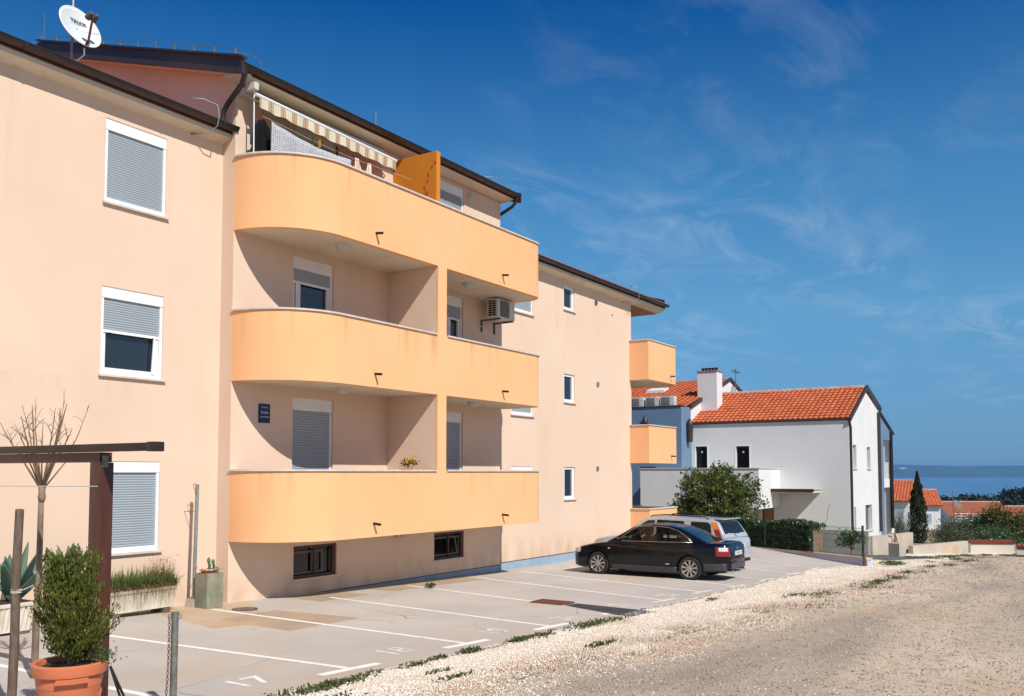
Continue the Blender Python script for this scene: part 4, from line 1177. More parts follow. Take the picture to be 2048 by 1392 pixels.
def bare_tree():
    t = thing('bare_tree', 'leafless pollarded young tree behind the pergola beam', 'tree', (5.5, 9.75, gz(5.5, 9.75)))
    b = Vector((5.50, 9.78, gz(5.5, 9.75))); f = Vector((5.46, 9.66, -.25))
    r = random.Random(5)
    tr = MB()
    n = 9
    tr.tube([b.lerp(f, i / n) + Vector((r.uniform(-.006, .006), r.uniform(-.006, .006), 0)) for i in range(n + 1)], [.040 - .011 * i / n for i in range(n + 1)], 9)
    tr.tube([f - Vector((0, 0, .07)), f - Vector((.0, 0, .02)), f + Vector((0, 0, .03)), f + Vector((0, 0, .1))], [.029, .043, .034, .040], 9)
    tr.build('trunk', 'bark', t, smooth=True)
    lat = Vector((math.sin(YAW), -math.cos(YAW), 0)); dep = Vector((math.cos(YAW), math.sin(YAW), 0))
    tw = MB()
    for k in range(15):
        a = -1 + 2 * (k + .5) / 15 + r.uniform(-.08, .08); d = r.uniform(-1, 1)
        base = f + Vector((0, 0, .05))
        mid = base + lat * (a * .22) + dep * (d * .16) + Vector((0, 0, .30 + .1 * r.random()))
        top = base + lat * (a * .43 + r.uniform(-.05, .05)) + dep * d * .3 + Vector((0, 0, .78 + .32 * r.random() - .16 * abs(a)))
        rb = .0135 if k % 2 else .009
        tw.tube([base, mid, mid.lerp(top, .5) + lat * r.uniform(-.015, .015), top], [rb, rb * .75, rb * .55, rb * .3], 6)
        for q in range(3):
            s0 = mid.lerp(top, r.uniform(.2, .95))
            e = s0 + lat * r.uniform(-.16, .16) + dep * r.uniform(-.1, .1) + Vector((0, 0, r.uniform(.02, .2)))
            tw.tube([s0, s0.lerp(e, .5) + Vector((0, 0, .02)), e], [rb * .35, rb * .28, rb * .15], 4)
            if r.random() < .6:
                e2 = s0.lerp(e, .6) + lat * r.uniform(-.08, .08) + Vector((0, 0, .07))
                tw.tube([s0.lerp(e, .6), e2], [rb * .2, rb * .12], 4)
    o = tw.build('crown', 'twig', t, smooth=True); kind(o, 'stuff')
bare_tree()

def stake():
    a = Vector((4.52, 8.40, gz(4.5, 8.4))); b = Vector((4.36, 8.06, -.33))
    t = thing('wooden_stake', 'weathered grey timber stake tied with string at the left edge', 'stake', a)
    MB().tube([a, a.lerp(b, .35) + Vector((.004, 0, 0)), a.lerp(b, .7) - Vector((.006, 0, 0)), b], [.041, .040, .038, .036], 10).build('pole', 'stake', t, smooth='auto')
    c = a.lerp(b, .60)
    tie = MB()
    for k in range(3):
        tie.lathe([(.041, -.006), (.047, 0), (.041, .006)], (c.x, c.y, c.z + .014 * k), 14, cap=False)
    tie.tube([c, c + Vector((.12, .05, .02)), c + Vector((.3, .22, .03))], .005, 5)
    tie.build('string_tie', 'coping', t)
stake()

def pot_and_conifer():
    C = Vector((4.65, 7.70, 0)); zb = gz(4.65, 7.7); zr = -1.665
    t = thing('terracotta_pot', 'large round terracotta pot holding the bushy conifer', 'pot', (C.x, C.y, zb))
    h = zr - zb
    MB().lathe([(.21, 0), (.215, .02), (.262, h * .62), (.265, h * .62), (.275, h - .12), (.272, h - .11)], (C.x, C.y, zb), 40, cap=True).build('body', 'terracotta', t, smooth='auto')
    MB().lathe([(.270, h - .115), (.305, h - .10), (.315, h - .05), (.312, h - .012), (.300, h), (.272, h - .004), (.262, h - .03), (.255, h - .09)], (C.x, C.y, zb), 48, cap=False).build('rim', 'terracotta', t, smooth='auto')
    sc = MB()
    for k in range(0, 40):
        a = 2 * math.pi * k / 40
        p0 = (C.x + .263 * math.cos(a), C.y + .263 * math.sin(a), zb + h * .50); p1 = (C.x + .235 * math.cos(a), C.y + .235 * math.sin(a), zb + h * .2)
        sc.tube([p0, p1], .006, 4)
    o = sc.build('flute', 'terracotta', t); kind(o, 'stuff')
    hd = MB()
    cam_a = math.atan2(-C.y, -C.x)
    rows = []
    for a in np.linspace(cam_a - .35, cam_a + .5, 14):
        rows.append([(C.x + rr * math.cos(a), C.y + rr * math.sin(a), zb + zz_) for rr, zz_ in ((.27, h - .155), (.318, h - .15), (.322, h - .115), (.28, h - .105))])
    hd.grid(rows); hd.build('handle_lip', 'terracotta', t, smooth='auto')
    MB().lathe([(.262, h - .05), (.001, h - .035)], (C.x, C.y, zb), 30, cap=False).build('soil', 'soil', t)
    # conifer
    s = thing('conifer_shrub', 'bushy green and yellow conifer growing in the terracotta pot', 'shrub', (C.x, C.y, zr - .05))
    r = random.Random(3)
    br = MB(); P = []; D = []
    lat = Vector((math.sin(YAW), -math.cos(YAW), 0)); dep = Vector((math.cos(YAW), math.sin(YAW), 0))
    base = Vector((C.x, C.y, zr - .05))
    for k in range(112):
        a = r.uniform(0, 2 * math.pi); hh = r.random() ** .8
        # width of the crown against height; two upright tips
        tip = r.random()
        wz = .36 * math.sin(min(1, hh * 1.05 + .14) * math.pi * .92) ** .8 + .02
        rad = wz * (.35 + .85 * r.random() ** 1.3) * (.84 + .34 * math.sin(2.6 * a + 7 * hh) * math.sin(9 * hh + 1.1))
        cx = 0
        if hh > .72:
            cx = -.14 if tip < .5 else .12; rad = .07 + .05 * r.random()
            hh = .72 + (hh - .72) * (1.0 if tip < .5 else 1.12)
        top = base + lat * (rad * math.cos(a) + cx) + dep * (rad * math.sin(a)) + Vector((0, 0, .10 + .90 * hh))
        st = base + Vector((0, 0, .02 + .55 * hh * r.random())) + lat * cx * .4
        mid = st.lerp(top, .55) + Vector((0, 0, -.03))
        br.tube([st, mid, top], [.008, .005, .003], 4)
        for q in range(10):
            u = .45 + .55 * q / 9
            pnt = (st.lerp(mid, u * 2) if u < .5 else mid.lerp(top, (u - .5) * 2))
            out_ = (top - st).normalized()
            for w in range(15):
                P.append(pnt + Vector((r.gauss(0, .024), r.gauss(0, .024), r.gauss(.012, .026))))
                D.append(out_ + Vector((0, 0, .6)))
    br.tube([base - Vector((0, 0, .05)), base + Vector((0, 0, .3))], [.025, .015], 8)
    o = br.build('branches', 'twig', s); kind(o, 'stuff')
    leaves('foliage', np.array([tuple(p) for p in P]), .034, 'thuja', s, aspect=.42, dirs=np.array([tuple(p) for p in D]))
    w = thing('trailing_weed', 'small leafy weed spilling over the terracotta pot rim', 'plant', (C.x + .2, C.y - .15, zr))
    P = np.array((C.x + .17, C.y - .2, zr + .03)) + rng.normal(size=(500, 3)) * (.06, .06, .035)
    leaves('foliage', P, .022, 'hedge', w, aspect=.7)
    MB().tube([(C.x + .15, C.y - .18, zr - .03), (C.x + .22, C.y - .24, zr + .06)], .004, 4).build('stem', 'twig', w)
pot_and_conifer()

def stand():
    a = Vector((4.98, 7.32, gz(4.98, 7.32)))
    t = thing('folded_stand', 'folded black metal legs leaning behind the terracotta pot', 'stand', a)
    for k, (dx_, dy_) in enumerate(((0, 0), (.05, -.03))):
        MB().tube([a + Vector((dx_, dy_, 0)), Vector((4.86, 7.42, -1.72))], .011, 6).build('leg', 'black', t)
stand()

def bollard():
    x, y = 5.46, 7.34; z0 = gz(x, y); z1 = -1.325
    t = thing('bollard_post', 'grey steel post with a chain at the lot entrance', 'bollard', (x, y, z0))
    MB().tube([(x, y, z0), (x + .005, y, z1)], .033, 16).build('post', 'bolt', t, smooth='auto')
    MB().lathe([(.036, 0), (.036, .012), (.001, .016)], (x + .005, y, z1), 16).build('cap', 'bolt', t, smooth='auto')
    lat = Vector((math.sin(YAW), -math.cos(YAW), 0))
    def link_mesh(name='chain_link'):
        return MB().tube([(.011 * math.cos(a), 0, .018 * math.sin(a) * 1.0) for a in np.linspace(0, 2 * math.pi, 11)], .0032, 5, cap=False).mesh(name, 'rust')
    me = link_mesh()
    for s in (-1, 1):
        c = Vector((x, y, z1 - .03)) + lat * .045 * s
        MB().tube([c + lat * (.018 * math.cos(a)) + Vector((0, 0, .018 * math.sin(a))) for a in np.linspace(0, 2 * math.pi, 13)], .004, 5, cap=False).build('eye', 'bolt', t)
    p0 = Vector((x, y, z1 - .05)) - lat * .05
    for k in range(34):
        u = k / 33
        p_ = p0 + Vector((-.02 * u, -.05 * u, -.028 * k)) - lat * (.045 * u * u)
        o = link('chain_link', me, t, p_ - Vector(t.location)); o.rotation_euler = (0, .05, YAW - math.pi / 2 + (math.pi / 2 if k % 2 else 0))
bollard()

def ribbed_planter(x0, x1, y0, y1, z0, z1, ribs, label, blocks=True):
    t = thing('ribbed_planter', label, 'planter', ((x0 + x1) / 2, (y0 + y1) / 2, z0), 'ribbed planters along the wall')
    gzv = gz((x0 + x1) / 2, y0)
    tp = .06
    def ringp(z, inset, n_):
        pts = []
        a, b, c, d = x0 + inset, x1 - inset, y0 + inset * .7, y1 - inset * .7
        return a, b, c, d
    body = MB()
    rows = []
    for (z, ins) in ((z0 + .10, tp), (z1 - .055, .012)):
        a, b, c, d = ringp(z, ins, 0)
        row = []
        nx, ny = ribs * 4, max(4, ribs) * 2
        for i in range(nx): row.append((a + (b - a) * i / nx, c + (.008 if (i % 4) in (1, 2) else -.006), z))
        for i in range(ny): row.append((b + (-.008 if (i % 4) in (1, 2) else .006), c + (d - c) * i / ny, z))
        row.append((b, d, z)); row.append((a, d, z))
        for i in range(ny): row.append((a + (.008 if (i % 4) in (1, 2) else -.006), d + (c - d) * i / ny, z))
        row.append(row[0])
        rows.append(row)
    body.grid(rows)
    a, b, c, d = ringp(0, tp, 0)
    body.build('ribbed_body', 'planter', t, fixn=True)
    MB().bbox(x0 - .012, x1 + .012, y0 - .012, y1 + .012, z1 - .054, z1, .012).build('rim', 'planter', t, smooth='auto')
    MB().bbox(a - .004, b + .004, c - .004, d + .004, z0 + .065, z0 + .1, .01).build('base_lip', 'planter', t, smooth='auto')
    for xx in (x0 + .12, x1 - .22):
        MB().box(xx, xx + .13, y0 + .05, y1 - .03, gzv - .01, z0 + .063).build('support_block', 'stake', t)
    MB().box(x0 + .02, x1 - .02, y0 + .02, y1 - .02, z1 + .0005, z1 + .006).build('soil', 'soil', t)
    return t
ribbed_planter(8.55, 9.82, 13.15, 13.58, -2.325, -1.90, 26, 'cream ribbed planter of drooping grass under the shuttered window')
ribbed_planter(5.75, 7.17, 12.75, 13.25, -2.30, -1.83, 20, 'cream ribbed planter of agaves at the left edge')

def blades(name, roots, length, m, parent, width=.006, out=.5, droop=.6, seg=3, rs=1):
    n = len(roots)
    a = rng.random(n) * 2 * np.pi
    d = np.stack([np.cos(a), np.sin(a), np.zeros(n)], 1)
    L = length * (.5 + .8 * rng.random(n))
    o_ = out * rng.random(n); dr = droop * rng.random(n)
    s = np.stack([-np.sin(a), np.cos(a), np.zeros(n)], 1)
    V = []
    for k in range(seg + 1):
        u = k / seg
        c = roots + d * (L * o_ * u ** 1.3)[:, None] + np.array((0, 0, 1)) * (L * (u * (1 - .35 * o_) - dr * u ** 2.5))[:, None]
        w = width * (1 - .85 * u)
        V.append(c - s * w); V.append(c + s * w)
    V = np.stack(V, 1)
    nb = 2 * (seg + 1)
    F = []
    for k in range(seg): F.append(np.array([2 * k, 2 * k + 1, 2 * k + 3, 2 * k + 2]))
    F = np.concatenate([f[None, :] + np.arange(n)[:, None] * nb for f in F], 0)
    return np_mesh(name, V.reshape(-1, 3), F, m, parent)
def planter_grass():
    t = thing('planter_grass', 'green and dry grass drooping over the cream planter', 'plant', (9.2, 13.3, -1.9))
    n = 2600
    roots = np.stack([rng.uniform(8.55, 9.82, n), rng.uniform(13.15, 13.55, n), np.full(n, -1.9)], 1)
    blades('green_blade', roots, .33, 'grass', t, .009, .95, .7).__setitem__('kind', 'stuff')
    n = 1100
    roots = np.stack([rng.uniform(8.55, 9.8, n), rng.uniform(13.12, 13.22, n), np.full(n, -1.9)], 1)
    blades('dry_blade', roots, .24, 'dry', t, .0045, .85, 2.1).__setitem__('kind', 'stuff')
    n = 420
    roots = np.stack([rng.uniform(9.35, 9.88, n), rng.uniform(13.2, 13.5, n), np.full(n, -1.9)], 1)
    blades('tall_stem', roots, .42, 'dry', t, .0025, .5, .1).__setitem__('kind', 'stuff')
    P = np.stack([rng.normal(9.62, .12, 160), rng.uniform(13.15, 13.5, 160), rng.uniform(-1.7, -1.4, 160)], 1)
    leaves('seed_head', P, .022, 'dry', t, aspect=.7).__setitem__('kind', 'stuff')
planter_grass()

def agave(c, h, n, label, seed, spread=.55):
    r = random.Random(seed)
    t = thing('agave_plant', label, 'agave', c, 'agaves by the wall')
    for k in range(n):
        a = 2 * math.pi * k / n * 2.4 + r.uniform(-.2, .2); tilt = .15 + .75 * (k / n)
        L = h * r.uniform(.8, 1.05); w = .075 * h / .6
        d = Vector((math.cos(a) * math.sin(tilt), math.sin(a) * math.sin(tilt), math.cos(tilt)))
        s = Vector((-math.sin(a), math.cos(a), 0)); nn = d.cross(s)
        P = []
        for i in range(9):
            u = i / 8
            cc = Vector(c) + d * L * u + Vector((math.cos(a), math.sin(a), 0)) * (.12 * L * u * u)
            ww = w * (.7 + 1.2 * u - 1.9 * u ** 2.2) if u < 1 else 0.001
            ww = max(ww, .001)
            P.append([cc - s * ww + nn * ww * -.35, cc + nn * ww * .15, cc + s * ww + nn * ww * -.35])
        o = MB().grid(P).build('leaf', 'agave', t, smooth=True, fixn=False)
        md = o.modifiers.new('t', 'SOLIDIFY'); md.thickness = .012
    return t
agave((6.98, 13.0, -1.83), .80, 12, 'grey-green agave in the planter at the left edge', 2)
pt = thing('clay_pot', 'orange clay pot against the wall behind the pergola post', 'pot', (8.13, 13.5, gz(8.13, 13.5)))
zp = gz(8.13, 13.5)
MB().lathe([(.12, 0), (.17, .62), (.2, .63), (.2, .70), (.17, .70), (.16, .64)], (8.13, 13.5, zp), 24).build('body', 'terracotta', pt, smooth='auto')
agave((8.13, 13.5, zp + .68), .58, 11, 'tall agave in the clay pot behind the pergola post', 4)

def wall_pole():
    x, y = 10.50, 13.55; z0 = gz(x, y)
    t = thing('wall_pole', 'galvanised pole leaning at the wall with a wire loop', 'pole', (x, y, z0))
    MB().tube([(x - .06, y - .03, z0 + .12), (x + .0, y, -.21)], .032, 12).build('tube', 'grey_metal', t, smooth='auto')
    MB().prism([(x - .17, z0 - .01), (x + .06, z0 - .01), (x + .04, z0 + .13), (x - .13, z0 + .15)], 1, y - .13, y + .08).build('base_block', 'concrete', t)
    MB().tube([(x - .02, y - .02, -.42), (x - .09, y - .03, -.28), (x - .11, y - .03, -.21), (x - .07, y - .02, -.19), (x - .03, y - .02, -.27)], .006, 5).build('wire_loop', 'dry', t)
    MB().tube([(x - .02, y - .03, -.70), (x - .02, y + .33, -.70)], .006, 5).build('wall_tie', 'bolt', t)
    for zz_ in (-.36, -1.0, -1.7): MB().lathe([(.033, -.01), (.037, 0), (.033, .01)], (x - .01, y, zz_), 12, cap=False).build('clamp', 'bolt', t)
wall_pole()
def cactus_block():
    x0, x1, y0, y1 = 10.38, 10.73, 13.08, 13.42; z0 = gz(10.5, 13.2); z1 = -1.77
    b = MB().bbox(x0, x1, y0, y1, z0, z1, .018).build('stone_block', 'block', None, smooth='auto')
    tag(b, 'green-stained upright stone block by the building corner', 'stone block')
    d = thing('cactus_dish', 'shallow terracotta dish of cacti on the stained block', 'potted cactus', (10.555, 13.24, z1))
    MB().lathe([(.13, .0), (.19, .05), (.2, .055), (.185, .05), (.001, .035)], (10.555, 13.24, z1), 24, rx=1.0, ry=.8).build('dish', 'terracotta', d, smooth='auto')
    for (dx_, dy_, h) in ((-.01, .0, .24), (.10, .02, .20)):
        MB().tube([(10.555 + dx_, 13.24 + dy_, z1 + .03), (10.555 + dx_ + .005, 13.24 + dy_, z1 + .03 + h * .45), (10.555 + dx_ - .01, 13.24 + dy_, z1 + .03 + h * .55), (10.555 + dx_ - .015, 13.24 + dy_, z1 + .03 + h * .8), (10.555 + dx_ - .012, 13.24 + dy_, z1 + .03 + h)], [.022, .026, .022, .034, .012], 10).build('cactus', 'cactus', d, smooth=True)
    P = np.array((10.57, 13.2, z1 + .06)) + rng.normal(size=(60, 3)) * (.09, .05, .012)
    leaves('succulent', P, .03, 'agave', d, aspect=.8)
    for k in range(14):
        c = Vector((10.555 + rng.uniform(-.14, .14), 13.24 + rng.uniform(-.11, .08), z1 + .052))
        MB().lathe([(.004, -.012), (.02, 0), (.012, .012), (.001, .015)], c, 7).build('pebble', 'coping', d)
cactus_block()
t = thing('sprout', 'single dark weed sprouting from the asphalt beside a parking line', 'weed', (15.7, 12.3, gz(15.7, 12.3)))
P = np.array((15.7, 12.3, gz(15.7, 12.3) + .06)) + rng.normal(size=(40, 3)) * (.06, .06, .03)
leaves('leaf', P, .11, 'hedge', t, aspect=.35, up=.8)

# ------------------------------------------------------------------ cars (built nose towards +Y, origin on the ground)
def interp(tab, y):
    ys_ = [a for a, _ in tab]; vs_ = [b for _, b in tab]
    return float(np.interp(y, ys_, vs_))
def smooth_tab(tab, n=160, k=3):
    ys_ = np.linspace(tab[0][0], tab[-1][0], n); v = np.interp(ys_, [a for a, _ in tab], [b for _, b in tab])
    for _ in range(k):
        v[1:-1] = (v[:-2] + 2 * v[1:-1] + v[2:]) / 4
    return list(zip(ys_, v))
SIDE_ROWS = 20
class Car:
    def __init__(s, spec):
        s.__dict__.update(spec)
        s.hw = smooth_tab(s.hw); s.top = smooth_tab(s.top); s.roof = smooth_tab(s.roof, 120, 4); s.sill = smooth_tab(s.sill, 80, 2)
    def shape(s, z):
        return float(np.interp(z, [.15, .3, .5, .68, .82, 1.0], [.945, .975, 1.0, .998, .985, .93]))
    def zb(s, y):
        z = interp(s.sill, y)
        for yc in (s.yf, s.yr):
            d = abs(y - yc)
            if d < s.ra: z = max(z, s.zw + math.sqrt(s.ra ** 2 - d * d))
        return z
    def side_x(s, y, z): return interp(s.hw, y) * s.shape(z)
    def belt_x(s, y): return interp(s.hw, y) * .905
    def cab_x(s, y, z):
        return s.belt_x(y) - max(0, z - s.zbelt) * s.tumble
    def body(s, name, m, parent):
        y0, y1 = s.hw[0][0], s.hw[-1][0]
        Y = set(np.linspace(y0, y1, 90))
        for yc in (s.yf, s.yr):
            for q in np.linspace(-1, 1, 25): Y.add(yc + s.ra * math.sin(q * math.pi / 2))
            Y.add(yc - s.ra - .002); Y.add(yc + s.ra + .002)
        for e in (0.01, .03, .06, .1): Y.add(y0 + e); Y.add(y1 - e)
        Y = sorted(Y)
        rows = []
        for y in Y:
            zt = interp(s.top, y); zs = zt - .045; b = s.zb(y)
            b = min(b, zs - .05)
            half = []
            for k in range(9):
                z = b + (zs - b) * k / 8
                half.append((s.side_x(y, z), z))
            xs_ = s.side_x(y, zs)
            for (u, dz) in ((.965, .018), (.90, .030), (.75, .038), (.4, .044), (0, .045)):
                half.append((xs_ * u, zs + dz))
            full = [(x, y, z) for (x, z) in half] + [(-x, y, z) for (x, z) in half[-2::-1]]
            rows.append(full)
        mb = MB().grid(rows)
        n = len(rows[0])
        mb.add(rows[0], [tuple(range(n))]); mb.add(rows[-1], [tuple(range(n - 1, -1, -1))])
        o = mb.build(name, m, parent, smooth=True)
        weld2(o)
        return o
    def cabin(s, name, m, parent, holes=(), tops=()):
        y0, y1 = s.roof[0][0], s.roof[-1][0]
        rows = []
        for y in np.linspace(y0, y1, 130):
            zr = interp(s.roof, y); zr = max(zr, s.zbelt - .02)
            ze = zr - .05 * min(1, max(0, (zr - s.zbelt) / .25))
            half = []
            for k in range(SIDE_ROWS + 1):
                z = s.zbelt - .06 + (ze - s.zbelt + .06) * k / SIDE_ROWS
                half.append((s.cab_x(y, z), z))
            xe = s.cab_x(y, ze)
            for (u, f_) in ((.96, .45), (.88, .72), (.7, .88), (.35, .98), (0, 1)):
                half.append((xe * u, ze + (zr - ze) * f_))
            rows.append([(x, y, z) for (x, z) in half] + [(-x, y, z) for (x, z) in half[-2::-1]])
        mb = MB().grid(rows)
        def inside(pt, poly):
            c_ = False
            for i in range(len(poly)):
                (x1_, y1_), (x2_, y2_) = poly[i], poly[i - 1]
                if (y1_ > pt[1]) != (y2_ > pt[1]) and pt[0] < (x2_ - x1_) * (pt[1] - y1_) / (y2_ - y1_) + x1_: c_ = not c_
            return c_
        keep = []
        nh = 12
        for fi, f in enumerate(mb.f):
            j = fi % (len(rows[0]) - 1)
            cy = sum(mb.v[i][1] for i in f) / 4; cz = sum(mb.v[i][2] for i in f) / 4
            side_face = j < SIDE_ROWS or j >= len(rows[0]) - 1 - SIDE_ROWS
            if side_face and any(inside((cy, cz), h) for h in holes): continue
            if not side_face and 2 + SIDE_ROWS <= j < len(rows[0]) - 3 - SIDE_ROWS and any(a < cy < b for a, b in tops): continue
            keep.append(f)
        mb.f = keep
        o = mb.build(name, m, parent, smooth=True); weld2(o)
        return o
    def side_glass(s, poly, name, m, parent, off=.006, side=-1):
        """polygon in (y,z) pressed onto the cabin side"""
        P = [(a, b) for a, b in poly]
        bm = bmesh.new()
        vs_ = [bm.verts.new((0, a, b)) for a, b in P]
        bm.faces.new(vs_)
        bmesh.ops.triangulate(bm, faces=bm.faces[:])
        bmesh.ops.subdivide_edges(bm, edges=bm.edges[:], cuts=3, use_grid_fill=True)
        for v in bm.verts: v.co.x = side * (s.cab_x(v.co.y, v.co.z) + off)
        me = bpy.data.meshes.new(name); bmesh.ops.recalc_face_normals(bm, faces=bm.faces[:]); bm.to_mesh(me); bm.free()
        me.materials.append(MT[m])
        return link(name, me, parent)
    def side_patch(s, y0, y1, z0, z1, name, m, parent, off=.007, side=-1, slant=0.0, n=14, k=6):
        rows = []
        for i in range(n + 1):
            row = []
            for j in range(k + 1):
                z = z0 + (z1 - z0) * j / k
                y = y0 + (y1 - y0) * i / n + slant * (z - z0)
                row.append((side * (s.side_x(y, z) + off), y, z))
            rows.append(row)
        o = MB().grid(rows).build(name, m, parent, smooth=True, fixn=False)
        md = o.modifiers.new('t', 'SOLIDIFY'); md.thickness = .006; md.offset = 0
        return o
    def top_glass(s, ya, yb, fr, name, m, parent, off=.006):
        rows = []
        for y in np.linspace(ya, yb, 14):
            zr = interp(s.roof, y); ze = zr - .05 * min(1, max(0, (zr - s.zbelt) / .25)); xe = s.cab_x(y, ze)
            row = []
            for u in np.linspace(-fr, fr, 13):
                f_ = float(np.interp(abs(u), [0, .35, .7, .88, .96, 1], [1, .98, .88, .72, .45, 0]))
                row.append((xe * u, y, ze + (zr - ze) * f_ + off))
            rows.append(row)
        return MB().grid(rows).build(name, m, parent, smooth=True, fixn=False)
def weld2(o):
    bm = bmesh.new(); bm.from_mesh(o.data); bmesh.ops.remove_doubles(bm, verts=bm.verts[:], dist=.0008)
    bmesh.ops.recalc_face_normals(bm, faces=bm.faces[:]); bm.to_mesh(o.data); bm.free()
    o.data.polygons.foreach_set('use_smooth', [True] * len(o.data.polygons)); o.data.set_sharp_from_angle(angle=R(50))

def wheel(parent, x, y, R_, side, spokes=9):
    """tyre with an alloy rim as its sub-parts"""
    w = .105
    c = (x, y, R_)
    ty = MB().lathe([(R_ * .69, -w * side * .2), (R_ * .70, w * side), (R_ * .93, w * side * 1.02), (R_, w * side * .7), (R_, -w * side * .9), (R_ * .7, -w * side)], c, 40, axis='x', cap=False).build('wheel', 'tyre', parent, smooth='auto')
    rim = MB()
    rim.lathe([(R_ * .71, w * side * .96), (R_ * .665, w * side * 1.0), (R_ * .64, w * side * .7), (R_ * .63, -w * side * .6)], c, 40, axis='x', cap=False)
    rim.lathe([(R_ * .001, w * side * .78), (R_ * .10, w * side * .80), (R_ * .15, w * side * .7), (R_ * .16, w * side * .3)], c, 20, axis='x', cap=False)
    o = rim.build('rim', 'alloy', ty, smooth='auto'); o.location = (0, 0, 0)
    sp = MB()
    for k in range(spokes):
        a = 2 * math.pi * k / spokes + .2
        da = (math.cos(a), math.sin(a)); sa = (-math.sin(a), math.cos(a))
        q = []
        for (rr, ww, xx) in ((R_ * .12, R_ * .045, .72), (R_ * .40, R_ * .062, .80), (R_ * .66, R_ * .085, .86)):
            for sgn in (-1, 1):
                q.append((x + w * side * xx, y + da[0] * rr + sa[0] * ww * sgn, R_ + da[1] * rr + sa[1] * ww * sgn))
        b2 = [(x + w * side * (.5), p[1], p[2]) for p in q]
        sp.add(q + b2, [(0, 1, 3, 2), (2, 3, 5, 4), (0, 2, 8, 6), (2, 4, 10, 8), (1, 7, 9, 3), (3, 9, 11, 5), (4, 5, 11, 10)])
    o = sp.build('spokes', 'alloy', ty); o.location = (0, 0, 0)
    o = MB().lathe([(R_ * .62, w * side * .15), (.001, w * side * .15)], c, 28, axis='x', cap=False).build('brake_disc', 'cartrim', ty); o.location = (0, 0, 0)

